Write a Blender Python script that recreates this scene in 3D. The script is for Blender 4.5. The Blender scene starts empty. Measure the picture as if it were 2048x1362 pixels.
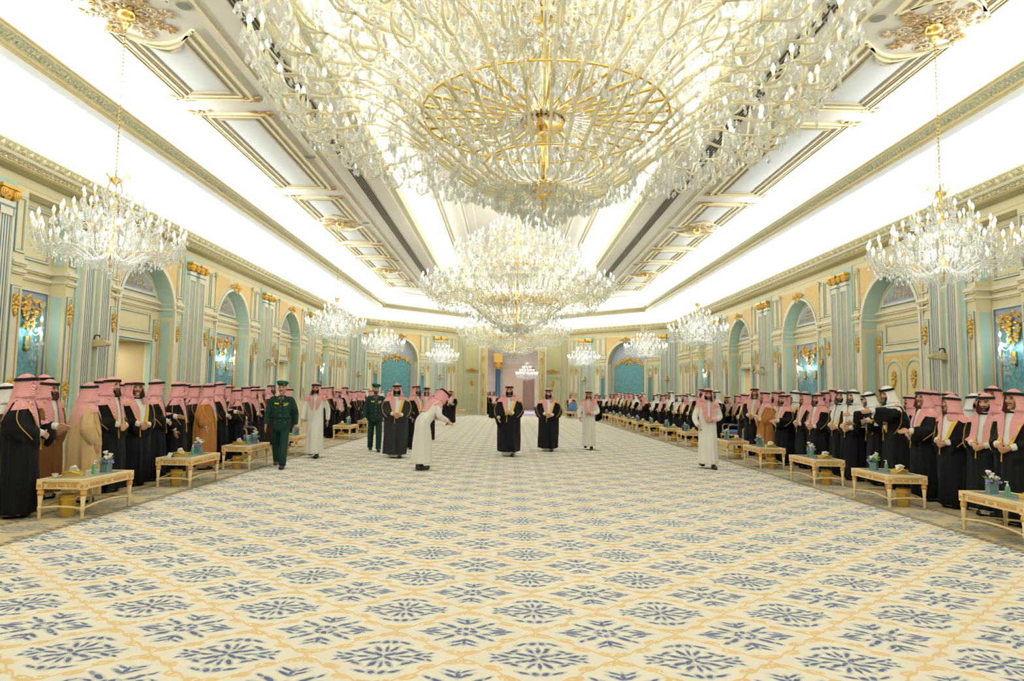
import bpy, bmesh, math, random
import numpy as np
from mathutils import Matrix, Vector
from mathutils.bvhtree import BVHTree
SC = bpy.context.scene
COL = SC.collection
PI = math.pi
random.seed(7)

# ------------------------------------------------------------------ camera
F_PX, VPX, VPY, ROLL, CAM = 1345.0, 1016.5, 788.0, math.radians(.9), Vector((-.3, 0, 1.6))
_d = Vector(((VPX - 1024) / F_PX, -(VPY - 681) / F_PX, -1)).normalized()
_u = Vector((math.sin(ROLL), math.cos(ROLL), 0)); _u = (_u - _d * _u.dot(_d)).normalized()
_r = _d.cross(_u)
CAMR = Matrix((_r, _d, _u))
cam = bpy.data.objects.new('camera', bpy.data.cameras.new('camera'))
COL.objects.link(cam)
cam.data.sensor_width = 36; cam.data.lens = F_PX / 2048 * 36; cam.data.clip_start = .05; cam.data.clip_end = 300
cam.matrix_world = Matrix.Translation(CAM) @ CAMR.to_4x4()
SC.camera = cam

# ------------------------------------------------------------------ world, exposure
w = bpy.data.worlds.new('world'); SC.world = w; w.use_nodes = True
w.node_tree.nodes['Background'].inputs[0].default_value = (.8, .85, 1, 1)
w.node_tree.nodes['Background'].inputs[1].default_value = .3
SC.view_settings.view_transform = 'Standard'; SC.view_settings.look = 'None'
SC.view_settings.exposure = 0.27; SC.view_settings.gamma = 1.0; SC.view_settings.use_curve_mapping = False
SC.cycles.transparent_max_bounces = 9
SC.cycles.max_bounces = 5; SC.cycles.diffuse_bounces = 3; SC.cycles.glossy_bounces = 2; SC.cycles.transmission_bounces = 4
SC.cycles.sample_clamp_indirect = 4; SC.cycles.adaptive_threshold = .1
SC.cycles.caustics_reflective = False; SC.cycles.caustics_refractive = False

# ------------------------------------------------------------------ lights: long strips lying on the cornice ledges
COVE1, COVE2, COVE3, LAMP_BIG, LAMP_SMALL = 1380, 860, 440, 42, 48
def strip(name, x, y, z, length, width, rotz, tilt, power, col=(.97, .985, 1)):
    l = bpy.data.lights.new(name, 'AREA'); l.shape = 'RECTANGLE'; l.size = length; l.size_y = width
    l.energy = power; l.color = col
    o = bpy.data.objects.new(name, l); COL.objects.link(o)
    o.matrix_world = Matrix.Translation((x, y, z)) @ Matrix.Rotation(rotz, 4, 'Z') @ Matrix.Rotation(tilt, 4, 'X')
    return o
YC, EE, WW, KK = 25.2, 25.8, 10.4, 29.8        # octagon of the crown edge: centre, half length, half width, chamfer constant
def octagon(d):
    w_, e_, k_ = WW - d, EE - d, KK - 1.41421356 * d
    return [(w_, YC - (k_ - w_)), (w_, YC + (k_ - w_)), (k_ - e_, YC + e_), (-(k_ - e_), YC + e_),
            (-w_, YC + (k_ - w_)), (-w_, YC - (k_ - w_)), (-(k_ - e_), YC - e_), (k_ - e_, YC - e_)]
def cove_strips(name, d, z, power_per_m, width=.12, tilt=32):
    P = octagon(d)
    for i in range(8):
        a, b = Vector(P[i]), Vector(P[(i + 1) % 8]); L = (b - a).length
        m = (a + b) / 2; ang = math.atan2(b.y - a.y, b.x - a.x)
        # area lamps shine along local -Z: turned to face up and a little inwards over the cove
        strip('cove_strip_light', m.x, m.y, z, L * .97, width, ang, PI - math.radians(tilt), power_per_m * L)
cove_strips('cove1', -.33, 6.64, COVE1 / 40)
cove_strips('cove2', 1.75, 7.50, COVE2 / 40)
cove_strips('cove3', 6.42, 8.36, COVE3 / 40)

# ------------------------------------------------------------------ helpers: materials
def lin(c):
    return tuple(((v / 255) / 12.92 if v / 255 <= .04045 else ((v / 255 + .055) / 1.055) ** 2.4) for v in c) + (1,)
MATS = {}
class NT:
    def __init__(s, name):
        s.mat = bpy.data.materials.new(name); s.mat.use_nodes = True
        s.t = s.mat.node_tree; s.n = s.t.nodes; s.l = s.t.links
        s.b = s.n['Principled BSDF']; s.out = s.n['Material Output']
    def set(s, sock, v):
        if hasattr(v, 'is_linked'): s.l.new(v, sock)
        else: sock.default_value = v
    def m(s, op, a, b=None, c=None):
        n = s.n.new('ShaderNodeMath'); n.operation = op
        for i, v in enumerate((a, b, c)):
            if v is not None: s.set(n.inputs[i], v)
        return n.outputs[0]
    def mix(s, f, a, b):
        n = s.n.new('ShaderNodeMix'); n.data_type = 'RGBA'
        s.set(n.inputs[0], f); s.set(n.inputs[6], a); s.set(n.inputs[7], b)
        return n.outputs[2]
    def coord(s, kind='Object'):
        return s.n.new('ShaderNodeTexCoord').outputs[kind]
    def pos(s):
        return s.n.new('ShaderNodeNewGeometry').outputs['Position']
    def sep(s, v):
        n = s.n.new('ShaderNodeSeparateXYZ'); s.set(n.inputs[0], v); return n.outputs
    def comb(s, x, y, z=0.0):
        n = s.n.new('ShaderNodeCombineXYZ'); s.set(n.inputs[0], x); s.set(n.inputs[1], y); s.set(n.inputs[2], z); return n.outputs[0]
    def noise(s, v, scale, detail=3, rough=.55):
        n = s.n.new('ShaderNodeTexNoise'); s.set(n.inputs['Vector'], v); n.inputs['Scale'].default_value = scale
        n.inputs['Detail'].default_value = detail; n.inputs['Roughness'].default_value = rough; return n.outputs['Fac']
    def voro(s, v, scale, feat='F1'):
        n = s.n.new('ShaderNodeTexVoronoi'); n.feature = feat; s.set(n.inputs['Vector'], v); n.inputs['Scale'].default_value = scale
        return n.outputs['Distance']
    def ramp(s, f, a, b):     # smoothstep between a and b
        n = s.n.new('ShaderNodeMapRange'); n.interpolation_type = 'SMOOTHSTEP'
        s.set(n.inputs[0], f); n.inputs[1].default_value = a; n.inputs[2].default_value = b; return n.outputs[0]
    def ell(s, v, cx, cy, rx, ry, ang):
        n = s.n.new('ShaderNodeMapping'); n.vector_type = 'TEXTURE'; s.set(n.inputs[0], v)
        n.inputs['Location'].default_value = (cx, cy, 0); n.inputs['Rotation'].default_value = (0, 0, math.radians(ang))
        n.inputs['Scale'].default_value = (rx, ry, 1)
        q = s.n.new('ShaderNodeVectorMath'); q.operation = 'LENGTH'; s.l.new(n.outputs[0], q.inputs[0]); return q.outputs['Value']
    def bump(s, h, strength=.3, dist=.01):
        n = s.n.new('ShaderNodeBump'); s.set(n.inputs['Height'], h); n.inputs['Strength'].default_value = strength
        n.inputs['Distance'].default_value = dist; s.l.new(n.outputs[0], s.b.inputs['Normal'])
    def base(s, v): s.set(s.b.inputs['Base Color'], v)
def mat(name, col, rough=.6, metal=0.0, vary=.06, scale=3.0, spec=.3, bump=0, bscale=40, emis=0):
    if name in MATS: return MATS[name]
    t = NT(name); c = lin(col)
    if vary:
        f = t.noise(t.coord(), scale, 1)
        t.base(t.mix(f, tuple(v * (1 - vary) for v in c[:3]) + (1,), tuple(min(1, v * (1 + vary)) for v in c[:3]) + (1,)))
    else: t.base(c)
    t.b.inputs['Roughness'].default_value = rough; t.b.inputs['Metallic'].default_value = metal
    t.b.inputs['Specular IOR Level'].default_value = spec
    if bump: t.bump(t.noise(t.coord(), bscale, 1), bump, .01)
    if emis:
        t.b.inputs['Emission Color'].default_value = c; t.b.inputs['Emission Strength'].default_value = emis
    MATS[name] = t.mat
    return t.mat

# ------------------------------------------------------------------ helpers: meshes
class MB:
    def __init__(s): s.v = []; s.f = []; s.mi = []; s.sm = []
    def add(s, v, f, mi=0, smooth=False, M=None):
        o = len(s.v)
        if M is not None: v = [tuple(M @ Vector(p)) for p in v]
        s.v.extend(tuple(p) for p in v)
        for q in f: s.f.append(tuple(i + o for i in q)); s.mi.append(mi); s.sm.append(smooth)
        return s
    def box(s, a, b, mi=0, M=None):
        (x0, y0, z0), (x1, y1, z1) = a, b
        v = [(x0, y0, z0), (x1, y0, z0), (x1, y1, z0), (x0, y1, z0), (x0, y0, z1), (x1, y0, z1), (x1, y1, z1), (x0, y1, z1)]
        return s.add(v, [(0, 3, 2, 1), (4, 5, 6, 7), (0, 1, 5, 4), (1, 2, 6, 5), (2, 3, 7, 6), (3, 0, 4, 7)], mi, False, M)
    def taper(s, a, b, wa, wb, mi=0, M=None):      # upright square post from z=a to z=b, half widths
        v = [(x * wa, y * wa, a) for x, y in ((-1, -1), (1, -1), (1, 1), (-1, 1))] + [(x * wb, y * wb, b) for x, y in ((-1, -1), (1, -1), (1, 1), (-1, 1))]
        return s.add(v, [(0, 3, 2, 1), (4, 5, 6, 7), (0, 1, 5, 4), (1, 2, 6, 5), (2, 3, 7, 6), (3, 0, 4, 7)], mi, False, M)
    def lathe(s, prof, n=16, mi=0, smooth=True, M=None, cx=0, cy=0):
        v = []; f = []
        for r, z in prof:
            for k in range(n):
                a = 2 * PI * k / n; v.append((cx + r * math.cos(a), cy + r * math.sin(a), z))
        for i in range(len(prof) - 1):
            for k in range(n):
                k2 = (k + 1) % n; f.append((i * n + k, i * n + k2, (i + 1) * n + k2, (i + 1) * n + k))
        if prof[0][0] > 1e-6: f.append(tuple(range(n - 1, -1, -1)))
        if prof[-1][0] > 1e-6: f.append(tuple((len(prof) - 1) * n + k for k in range(n)))
        return s.add(v, f, mi, smooth, M)
    def tube(s, pts, r, n=6, mi=0, smooth=True, M=None, caps=True, closed=False, flat=1.0):
        pts = [Vector(p) for p in pts]; N = len(pts); rr = r if hasattr(r, '__len__') else [r] * N
        v = []; f = []; up = None
        for i, p in enumerate(pts):
            if closed: t = pts[(i + 1) % N] - pts[i - 1]
            else: t = pts[min(i + 1, N - 1)] - pts[max(i - 1, 0)]
            t = t.normalized() if t.length > 1e-9 else Vector((0, 0, 1))
            if up is None: up = Vector((0, 0, 1)) if abs(t.z) < .9 else Vector((1, 0, 0))
            x = t.cross(up)
            if x.length < 1e-6: x = t.cross(Vector((1, 0, .3)))
            x.normalize(); y = x.cross(t); up = y
            for k in range(n):
                a = 2 * PI * k / n; v.append(tuple(p + x * (rr[i] * math.cos(a)) + y * (rr[i] * flat * math.sin(a))))
        R = N if closed else N - 1
        for i in range(R):
            j = (i + 1) % N
            for k in range(n):
                k2 = (k + 1) % n; f.append((i * n + k, i * n + k2, j * n + k2, j * n + k))
        if caps and not closed: f.append(tuple(range(n - 1, -1, -1))); f.append(tuple((N - 1) * n + k for k in range(n)))
        return s.add(v, f, mi, smooth, M)
    def ball(s, c, r, n=10, m=6, mi=0, M=None, rot=None):
        r = r if hasattr(r, '__len__') else (r, r, r); v = []; f = []
        for i in range(m + 1):
            ph = -PI / 2 + PI * i / m
            for k in range(n):
                a = 2 * PI * k / n; p = Vector((r[0] * math.cos(ph) * math.cos(a), r[1] * math.cos(ph) * math.sin(a), r[2] * math.sin(ph)))
                if rot is not None: p = rot @ p
                v.append((c[0] + p.x, c[1] + p.y, c[2] + p.z))
        for i in range(m):
            for k in range(n):
                k2 = (k + 1) % n; f.append((i * n + k, i * n + k2, (i + 1) * n + k2, (i + 1) * n + k))
        return s.add(v, f, mi, True, M)
    def prism(s, poly, y0, y1, mi=0, M=None):       # polygon in x,z extruded along y
        n = len(poly); v = [(x, y0, z) for x, z in poly] + [(x, y1, z) for x, z in poly]
        f = [tuple(range(n)), tuple(range(2 * n - 1, n - 1, -1))] + [(i, i + n, (i + 1) % n + n, (i + 1) % n) for i in range(n)]
        return s.add(v, f, mi, False, M)
    def frame(s, x0, x1, z0, z1, wd, y0, y1, mi=0):  # picture-frame ring in x,z
        s.box((x0, y0, z0), (x1, y1, z0 + wd), mi); s.box((x0, y0, z1 - wd), (x1, y1, z1), mi)
        s.box((x0, y0, z0 + wd), (x0 + wd, y1, z1 - wd), mi); return s.box((x1 - wd, y0, z0 + wd), (x1, y1, z1 - wd), mi)
    def mesh(s, name, mats):
        me = bpy.data.meshes.new(name); me.from_pydata(s.v, [], s.f)
        for m in (mats if isinstance(mats, (list, tuple)) else [mats]): me.materials.append(m)
        if len(me.polygons) == len(s.mi):
            me.polygons.foreach_set('material_index', s.mi); me.polygons.foreach_set('use_smooth', s.sm)
        me.update(); return me
    def build(s, name, mats, parent=None, loc=None, rotz=0): return link(name, s.mesh(name, mats), parent, loc, rotz)
def link(name, me, parent=None, loc=None, rotz=0):
    o = bpy.data.objects.new(name, me); COL.objects.link(o)
    if parent is not None: o.parent = parent
    if loc is not None: o.location = loc
    if rotz: o.rotation_euler = (0, 0, rotz)
    return o
def empty(name, loc=(0, 0, 0), rotz=0):
    o = bpy.data.objects.new(name, None); COL.objects.link(o); o.location = loc; o.rotation_euler = (0, 0, rotz); o.empty_display_size = .1
    return o
def tag(o, label, cat, group=None):
    o['label'] = label; o['category'] = cat
    if group: o['group'] = group
    return o
def struct(o): o['kind'] = 'structure'; return o
def stuff(o): o['kind'] = 'stuff'; return o
def copy_tree(o, parent=None):
    c_ = o.copy(); COL.objects.link(c_); c_.parent = parent
    for ch in list(o.children): copy_tree(ch, c_)
    return c_
def ray(px, py): return CAMR @ Vector(((px - 1024) / F_PX, -(py - 681) / F_PX, -1))
def at_x(px, py, X): r = ray(px, py); return CAM + r * ((X - CAM.x) / r.x)
def at_z(px, py, Z=0.0): r = ray(px, py); return CAM + r * ((Z - CAM.z) / r.z)

# ------------------------------------------------------------------ palette
CREAM = mat('cream_paint', (233, 223, 180), .55, vary=.03)
CREAM2 = mat('pale_ivory_paint', (236, 231, 208), .55, vary=.03)
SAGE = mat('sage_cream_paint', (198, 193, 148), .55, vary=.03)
TEALP = mat('pale_teal_paint', (190, 220, 208), .55, vary=.04)
TEAL2 = mat('soft_teal_paint', (168, 204, 194), .55, vary=.04)
LINE = mat('grey_teal_line', (124, 148, 144), .6, vary=0)
FLUTE = mat('slate_blue_flute', (92, 118, 134), .6, vary=.05)
LAV = mat('lavender_paint', (178, 190, 208), .6, vary=.03)
PEACH = mat('peach_gold_spandrel', (226, 194, 128), .6, vary=.10, scale=9)
GOLD = mat('gilt', (222, 176, 80), .38, .5, vary=.22, scale=14, spec=.5)
GOLDP = mat('pale_gilt', (212, 194, 142), .45, .2, vary=.18, scale=12)
BRASS = mat('polished_brass', (236, 200, 112), .2, .95, vary=.05)
WHITE = mat('cove_white', (250, 250, 247), .8, vary=0)
CEIL = mat('ceiling_stone_paint', (224, 219, 206), .75, vary=.02)
CEILP = mat('ceiling_panel_paint', (208, 211, 207), .75, vary=.02)
DARK = mat('dark_slot', (38, 38, 36), .7, vary=0)
BEIGE = mat('beige_passage', (205, 190, 150), .7, vary=.03)
def _damask():
    t = NT('teal_damask'); p = t.coord(); n = t.noise(p, 16, 2); v = t.voro(p, 9)
    f = t.ramp(t.m('ADD', n, t.m('MULTIPLY', v, .5)), .6, .85)
    t.base(t.mix(f, lin((74, 132, 142)), lin((100, 158, 166)))); t.b.inputs['Roughness'].default_value = .38
    MATS['damask'] = t.mat; return t.mat
DAMASK = _damask()
MIRROR = mat('blue_teal_glass', (84, 142, 156), .15, 0, vary=.05, spec=.6)
def _relief(name, a, b, sc):
    t = NT(name); p = t.coord(); n = t.noise(p, sc, 3, .6); v = t.voro(p, sc * 1.1)
    f = t.ramp(t.m('ADD', n, t.m('MULTIPLY', v, .55)), .62, .9)
    t.base(t.mix(f, lin(a), lin(b))); t.b.inputs['Roughness'].default_value = .6; t.bump(f, .6, .03); return t.mat
FRIEZE = _relief('carved_frieze', (172, 186, 164), (206, 196, 150), 22)
FRIEZE2 = _relief('carved_frieze_cream', (182, 172, 128), (222, 212, 172), 26)
# ================================================================== FLOOR (woven carpet, flat print)
def carpet_material():
    t = NT('patterned_carpet'); X, Y, _ = t.sep(t.pos())
    PX, PY, X0, Y0 = .943, .89, -.089, 4.23
    def wrap(c, c0, p): return t.m('MULTIPLY', t.m('SUBTRACT', t.m('FRACT', t.m('ADD', t.m('DIVIDE', t.m('SUBTRACT', c, c0), p), .5)), .5), p)
    wob = t.m('MULTIPLY', t.m('SUBTRACT', t.noise(t.pos(), 16, 1), .5), .028)
    Xw, Yw = t.m('ADD', X, wob), t.m('SUBTRACT', Y, wob)
    def fold(dx, dy): return t.comb(t.m('ABSOLUTE', wrap(Xw, X0 + dx, PX)), t.m('ABSOLUTE', wrap(Yw, Y0 + dy, PY)))
    A = fold(0, 0); B = fold(PX / 2, PY / 2)
    EA = [(.035, .03, .045, .016, 42), (.10, .055, .055, .017, 28), (.05, .115, .05, .017, 62), (.135, .0, .05, .013, 0), (.0, .12, .012, .05, 0), (.15, .105, .04, .016, -35),
          (.215, .03, .045, .016, 25), (.265, .0, .03, .014, 0), (.28, .05, .022, .012, 40), (.03, .235, .022, .03, 30), (.10, .22, .045, .015, -28), (.19, .075, .03, .012, 20)]
    EB = [(.05, .0, .026, .020, 0), (.0, .05, .020, .026, 0), (.045, .045, .025, .012, -45), (.105, .10, .055, .019, 42), (.17, .15, .03, .013, 42), (.14, .055, .035, .012, 20),
          (.215, .018, .06, .014, -12), (.235, .05, .045, .011, -32), (.285, .0, .035, .013, 0), (.04, .175, .055, .014, 38), (.0, .19, .014, .05, 0), (.045, .235, .045, .012, 34)]
    def dmin(v, E, k):
        r = None
        for cx, cy, rx, ry, a in E:
            e = t.ell(v, cx, cy, rx * k, ry * k, a); r = e if r is None else t.m('MINIMUM', r, e)
        return r
    da, db = dmin(A, EA, 1.0), dmin(B, EB, 1.05)
    dk = t.m('MINIMUM', da, db)
    dark = t.ramp(dk, 1.0, .72)
    n1 = t.noise(t.pos(), 23, 1)
    pale = t.m('MULTIPLY', t.ramp(dk, 1.75, 1.2), .7)
    # gold trellis along the diamond edges
    ua, va = t.m('DIVIDE', t.m('SUBTRACT', X, X0), PX), t.m('DIVIDE', t.m('SUBTRACT', Y, Y0), PY)
    gold = None; fln = t.ramp(t.noise(t.pos(), 34, 1), .34, .46)
    for sg in (1, -1):
        a = t.m('ADD', ua, va) if sg == 1 else t.m('SUBTRACT', ua, va)
        b = t.m('SUBTRACT', ua, va) if sg == 1 else t.m('ADD', ua, va)
        e = t.m('SUBTRACT', t.m('FRACT', a), .5)
        e = t.m('MULTIPLY', t.m('ADD', e, t.m('MULTIPLY', t.m('SINE', t.m('MULTIPLY', b, 2 * PI * 4)), .010)), .647)
        lineg = t.ramp(t.m('ABSOLUTE', e), .010, .005)
        q = t.m('MULTIPLY', t.m('SUBTRACT', t.m('FRACT', t.m('MULTIPLY', b, 4)), .5), .16)
        side = t.m('MULTIPLY', t.m('SIGN', t.m('SINE', t.m('MULTIPLY', b, 2 * PI * 2))), .022)
        d2 = t.m('SQRT', t.m('ADD', t.m('POWER', t.m('DIVIDE', t.m('ABSOLUTE', t.m('ADD', e, side)), .040), 2), t.m('POWER', t.m('DIVIDE', t.m('ABSOLUTE', q), .062), 2)))
        fl = t.m('MULTIPLY', t.ramp(d2, 1.1, .8), fln)
        g = t.m('MAXIMUM', lineg, fl); gold = g if gold is None else t.m('MAXIMUM', gold, g)
    cream = t.mix(t.noise(t.pos(), 1.3, 0), lin((232, 226, 208)), lin((240, 235, 220)))
    c = t.mix(t.m('MULTIPLY', gold, .8), cream, lin((214, 180, 110)))
    c = t.mix(pale, c, lin((178, 184, 180)))
    c = t.mix(t.m('MULTIPLY', dark, t.ramp(n1, .2, .45)), c, lin((84, 92, 122)))
    # borders along both long sides, plain runner outside them
    ax = t.m('ABSOLUTE', t.m('ADD', X, .08))
    def band(a, b): return t.m('MULTIPLY', t.m('GREATER_THAN', ax, a), t.m('LESS_THAN', ax, b))
    dash = t.m('GREATER_THAN', t.m('FRACT', t.m('MULTIPLY', Y, 9)), .38)
    bc = t.mix(t.m('MULTIPLY', gold, .4), lin((198, 186, 150)), lin((205, 165, 100)))
    bc = t.mix(t.m('MULTIPLY', t.m('MAXIMUM', dark, pale), .85), bc, lin((104, 108, 116)))
    c = t.mix(band(5.27, 6.12), c, bc)
    lc = lin((92, 84, 66)); lb = lin((188, 176, 138))
    for a, b in ((5.27, 5.39), (6.00, 6.12)):
        c = t.mix(band(a, b), c, lb); c = t.mix(t.m('MULTIPLY', band(a + .025, b - .025), dash), c, lc)
        c = t.mix(band(a, a + .014), c, lc); c = t.mix(band(b - .014, b), c, lc)
    c = t.mix(t.m('GREATER_THAN', ax, 6.12), c, lin((186, 168, 130)))
    t.base(c); t.b.inputs['Roughness'].default_value = .92; t.b.inputs['Specular IOR Level'].default_value = .12
    return t.mat
fl = MB(); P = [(x, y) for x, y in octagon(-1.6)]
fl.add([(x, y, 0) for x, y in P] + [(x, y, -.15) for x, y in P], [tuple(range(8)), tuple(range(15, 7, -1))] + [(i, i + 8, (i + 1) % 8 + 8, (i + 1) % 8) for i in range(8)])
struct(fl.build('floor', carpet_material()))

# ================================================================== CEILING rings (crown, coves, cornices, coffers)
def ring(name, prof, mats, parent=None, smooth=False):
    """prof: list of (d, z, material index of the strip that starts here)"""
    mb = MB()
    for i in range(len(prof) - 1):
        (d0, z0, mi), (d1, z1, _) = prof[i], prof[i + 1]
        A, B = octagon(d0), octagon(d1)
        v = [(x, y, z0) for x, y in A] + [(x, y, z1) for x, y in B]
        mb.add(v, [(k, (k + 1) % 8, (k + 1) % 8 + 8, k + 8) for k in range(8)], mi, smooth)
    return mb.build(name, mats, parent)
def qcurve(p0, p1, p2, n):
    return [((1 - t) ** 2 * p0[0] + 2 * t * (1 - t) * p1[0] + t * t * p2[0], (1 - t) ** 2 * p0[1] + 2 * t * (1 - t) * p1[1] + t * t * p2[1], 0) for t in [i / n for i in range(n + 1)]]
# ceiling skins
ceilo = MB()
def skin(mb, prof, mi, sm=True):
    for i in range(len(prof) - 1):
        A, B = octagon(prof[i][0]), octagon(prof[i + 1][0])
        mb.add([(x, y, prof[i][1]) for x, y in A] + [(x, y, prof[i + 1][1]) for x, y in B], [(k, (k + 1) % 8, (k + 1) % 8 + 8, k + 8) for k in range(8)], mi, False)
skin(ceilo, qcurve((-.62, 6.58), (-.45, 7.12), (1.62, 7.30), 10), 0)
skin(ceilo, qcurve((1.50, 7.45), (1.75, 8.10), (2.75, 8.12), 8), 0)
skin(ceilo, [(2.75, 8.12), (5.75, 8.12)], 1)
skin(ceilo, [(5.75, 8.12), (6.30, 8.12)], 1)
skin(ceilo, qcurve((6.28, 8.32), (6.45, 8.88), (7.1, 8.9), 7), 0)
A = octagon(7.1); ceilo.add([(x, y, 8.9) for x, y in A], [tuple(range(8))], 1)
ceiling = struct(ceilo.build('ceiling', [WHITE, CEIL]))
# wall crown
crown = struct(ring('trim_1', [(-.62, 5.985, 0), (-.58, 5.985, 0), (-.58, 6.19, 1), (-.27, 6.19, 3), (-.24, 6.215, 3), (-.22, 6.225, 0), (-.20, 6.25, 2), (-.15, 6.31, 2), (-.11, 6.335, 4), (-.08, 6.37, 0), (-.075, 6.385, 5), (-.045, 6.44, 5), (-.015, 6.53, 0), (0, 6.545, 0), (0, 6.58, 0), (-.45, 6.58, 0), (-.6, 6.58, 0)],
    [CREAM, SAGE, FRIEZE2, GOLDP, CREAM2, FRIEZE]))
mc = struct(ring('trim_2', [(1.46, 7.30, 0), (1.50, 7.14, 4), (1.53, 7.135, 1), (1.75, 7.135, 3), (1.775, 7.17, 0), (1.81, 7.18, 3), (1.83, 7.215, 2), (1.87, 7.28, 2), (1.94, 7.36, 0), (1.96, 7.375, 3), (1.99, 7.40, 0), (2.0, 7.42, 0), (1.9, 7.44, 0), (1.5, 7.44, 0)],
    [CREAM, CEILP, FRIEZE, GOLDP, LINE]))
ic = struct(ring('trim_3', [(6.14, 8.122, 0), (6.14, 8.09, 3), (6.17, 8.08, 0), (6.22, 8.085, 2), (6.36, 8.13, 0), (6.40, 8.20, 3), (6.43, 8.25, 0), (6.44, 8.30, 0), (6.25, 8.32, 0)], [CREAM, CEILP, FRIEZE, GOLDP]))
# carved acanthus leaves along the crown and the second cornice
def leafrow(name, d, z, step, ln, parent, tilt, mats):
    mb = MB(); P = octagon(d)
    for i in range(8):
        a, b = Vector(P[i]), Vector(P[(i + 1) % 8]); L = (b - a).length; t = (b - a) / L; nin = Vector((-t.y, t.x))
        n = int(L / step)
        for k in range(n):
            c = a + t * ((k + .5) * L / n); u = Vector((t.x, t.y, 0)); up = Vector((nin.x * tilt, nin.y * tilt, 1)).normalized(); o_ = Vector((nin.x, nin.y, -tilt)).normalized()
            hw = step * .36; base = Vector((c.x, c.y, z))
            pts = [base - u * hw * .5, base + u * hw * .5, base + u * hw + up * ln * .5 + o_ * .02, base + up * ln + o_ * .035, base - u * hw + up * ln * .5 + o_ * .02, base + up * ln * .45 + o_ * .05]
            mb.add([tuple(p) for p in pts], [(0, 1, 5), (1, 2, 5), (2, 3, 5), (3, 4, 5), (4, 0, 5)], k % 2)
    return stuff(mb.build(name, mats, parent))
leafrow('acanthus_carving', -.085, 6.385, .2, .16, crown, .45, [GOLDP, CREAM])
leafrow('acanthus_carving', -.205, 6.245, .14, .07, crown, .8, [GOLDP, CREAM])
leafrow('acanthus_carving', 1.82, 7.225, .11, .13, mc, .7, [FRIEZE, FRIEZE2])

# ================================================================== gilt ornament kit (x right, z up, y = out of the wall)
def leaf(mb, x, z, ang, ln, wd, out=.03, mi=0, base=0.0):
    ca, sa = math.cos(ang), math.sin(ang)
    def p(u, v, o): return (x + u * ca - v * sa, base + o, z + u * sa + v * ca)
    v = [p(0, 0, out * .4), p(ln * .35, wd, out * .5), p(ln * .7, wd * .75, out * .7), p(ln, 0, out * .6), p(ln * .7, -wd * .75, out * .7), p(ln * .35, -wd, out * .5), p(ln * .5, 0, out * 1.3)]
    mb.add(v, [(0, 6, 1), (1, 6, 2), (2, 6, 3), (3, 6, 4), (4, 6, 5), (5, 6, 0)], mi, False)
def curl(mb, x, z, r, a0, turns, wd=.018, sgn=1, mi=0, out=.03):
    pts = []; N = int(14 * turns) + 4
    for i in range(N):
        t = i / (N - 1); rr = r * (1 - .75 * t); a = a0 + sgn * t * turns * 2 * PI
        pts.append((x + rr * math.cos(a), out * .6, z + rr * math.sin(a)))
    mb.tube(pts, [wd * (1 - .5 * i / N) for i in range(N)], 5, mi)
def orn_drop(w_, h_):      # foliate pendant with a ribbon bow
    mb = MB()
    mb.ball((0, .02, 0), (.16 * w_, .03, .07 * h_), 8, 5)
    for s in (1, -1):
        for a, l, wd, z in ((.4, .5, .13, .05), (.95, .42, .12, .08), (-.25, .5, .11, -.02), (-.8, .45, .12, -.08), (1.35, .3, .1, .16), (-1.1, .35, .11, -.22), (-1.2, .25, .09, -.34)):
            ang = a if s == 1 else PI - a
            leaf(mb, s * .03 * w_, z * h_, ang, l * w_ * 1.0, wd * w_ * 1.0, .04)
        curl(mb, s * .2 * w_, .27 * h_, .12 * w_, -PI / 2, .9, .022 * w_ * 2, s)
    leaf(mb, 0, .1 * h_, PI / 2, .35 * h_, .09 * w_, .05); leaf(mb, 0, -.1 * h_, -PI / 2, .4 * h_, .09 * w_, .05)
    mb.ball((0, .02, -.46 * h_), (.05 * w_, .02, .05 * h_), 6, 4)
    return mb
def orn_crest(w_, h_, arms=True):   # wide shell crest
    mb = MB()
    for k in range(7):
        a = PI * (.1 + .8 * k / 6); leaf(mb, 0, .05 * h_, a, (.30 + (.10 if k % 2 else .22)) * h_, .085 * h_, .07)
    for e in (-1, 1):
        for k in range(4):
            leaf(mb, e * (.12 + .13 * k) * h_, (.08 - .05 * k) * h_, (.9 if e > 0 else PI - .9) - e * .55 * k, .26 * h_, .07 * h_, .06)
            leaf(mb, e * (.08 + .11 * k) * h_, (-.05 - .06 * k) * h_, (-1.0 if e > 0 else PI + 1.0) - e * .15 * k, .28 * h_, .07 * h_, .05)
        curl(mb, e * .34 * h_, .06 * h_, .14 * h_, PI / 2, 1.1, .03 * h_, -e); curl(mb, e * .55 * h_, -.08 * h_, .10 * h_, PI / 2, 1.1, .025 * h_, -e)
    for k in range(3): leaf(mb, 0, (-.08 - .14 * k) * h_, -PI / 2, .3 * h_, .10 * h_, .05)
    mb.ball((0, .04, .03 * h_), (.10 * h_, .05, .12 * h_), 8, 5)
    if arms:
        for s in (1, -1):
            for k in range(5):
                x = s * (.12 + .09 * k) * w_; leaf(mb, x, (.06 - .02 * k) * h_, (.35 if s == 1 else PI - .35) + s * (.5 if k % 2 else -.6), .15 * w_, .05 * w_, .05)
            curl(mb, s * .27 * w_, .02 * h_, .09 * w_, 0 if s == 1 else PI, 1.1, .02, s); curl(mb, s * .44 * w_, -.05 * h_, .06 * w_, PI / 2, 1.0, .016, -s)
    return mb
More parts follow.
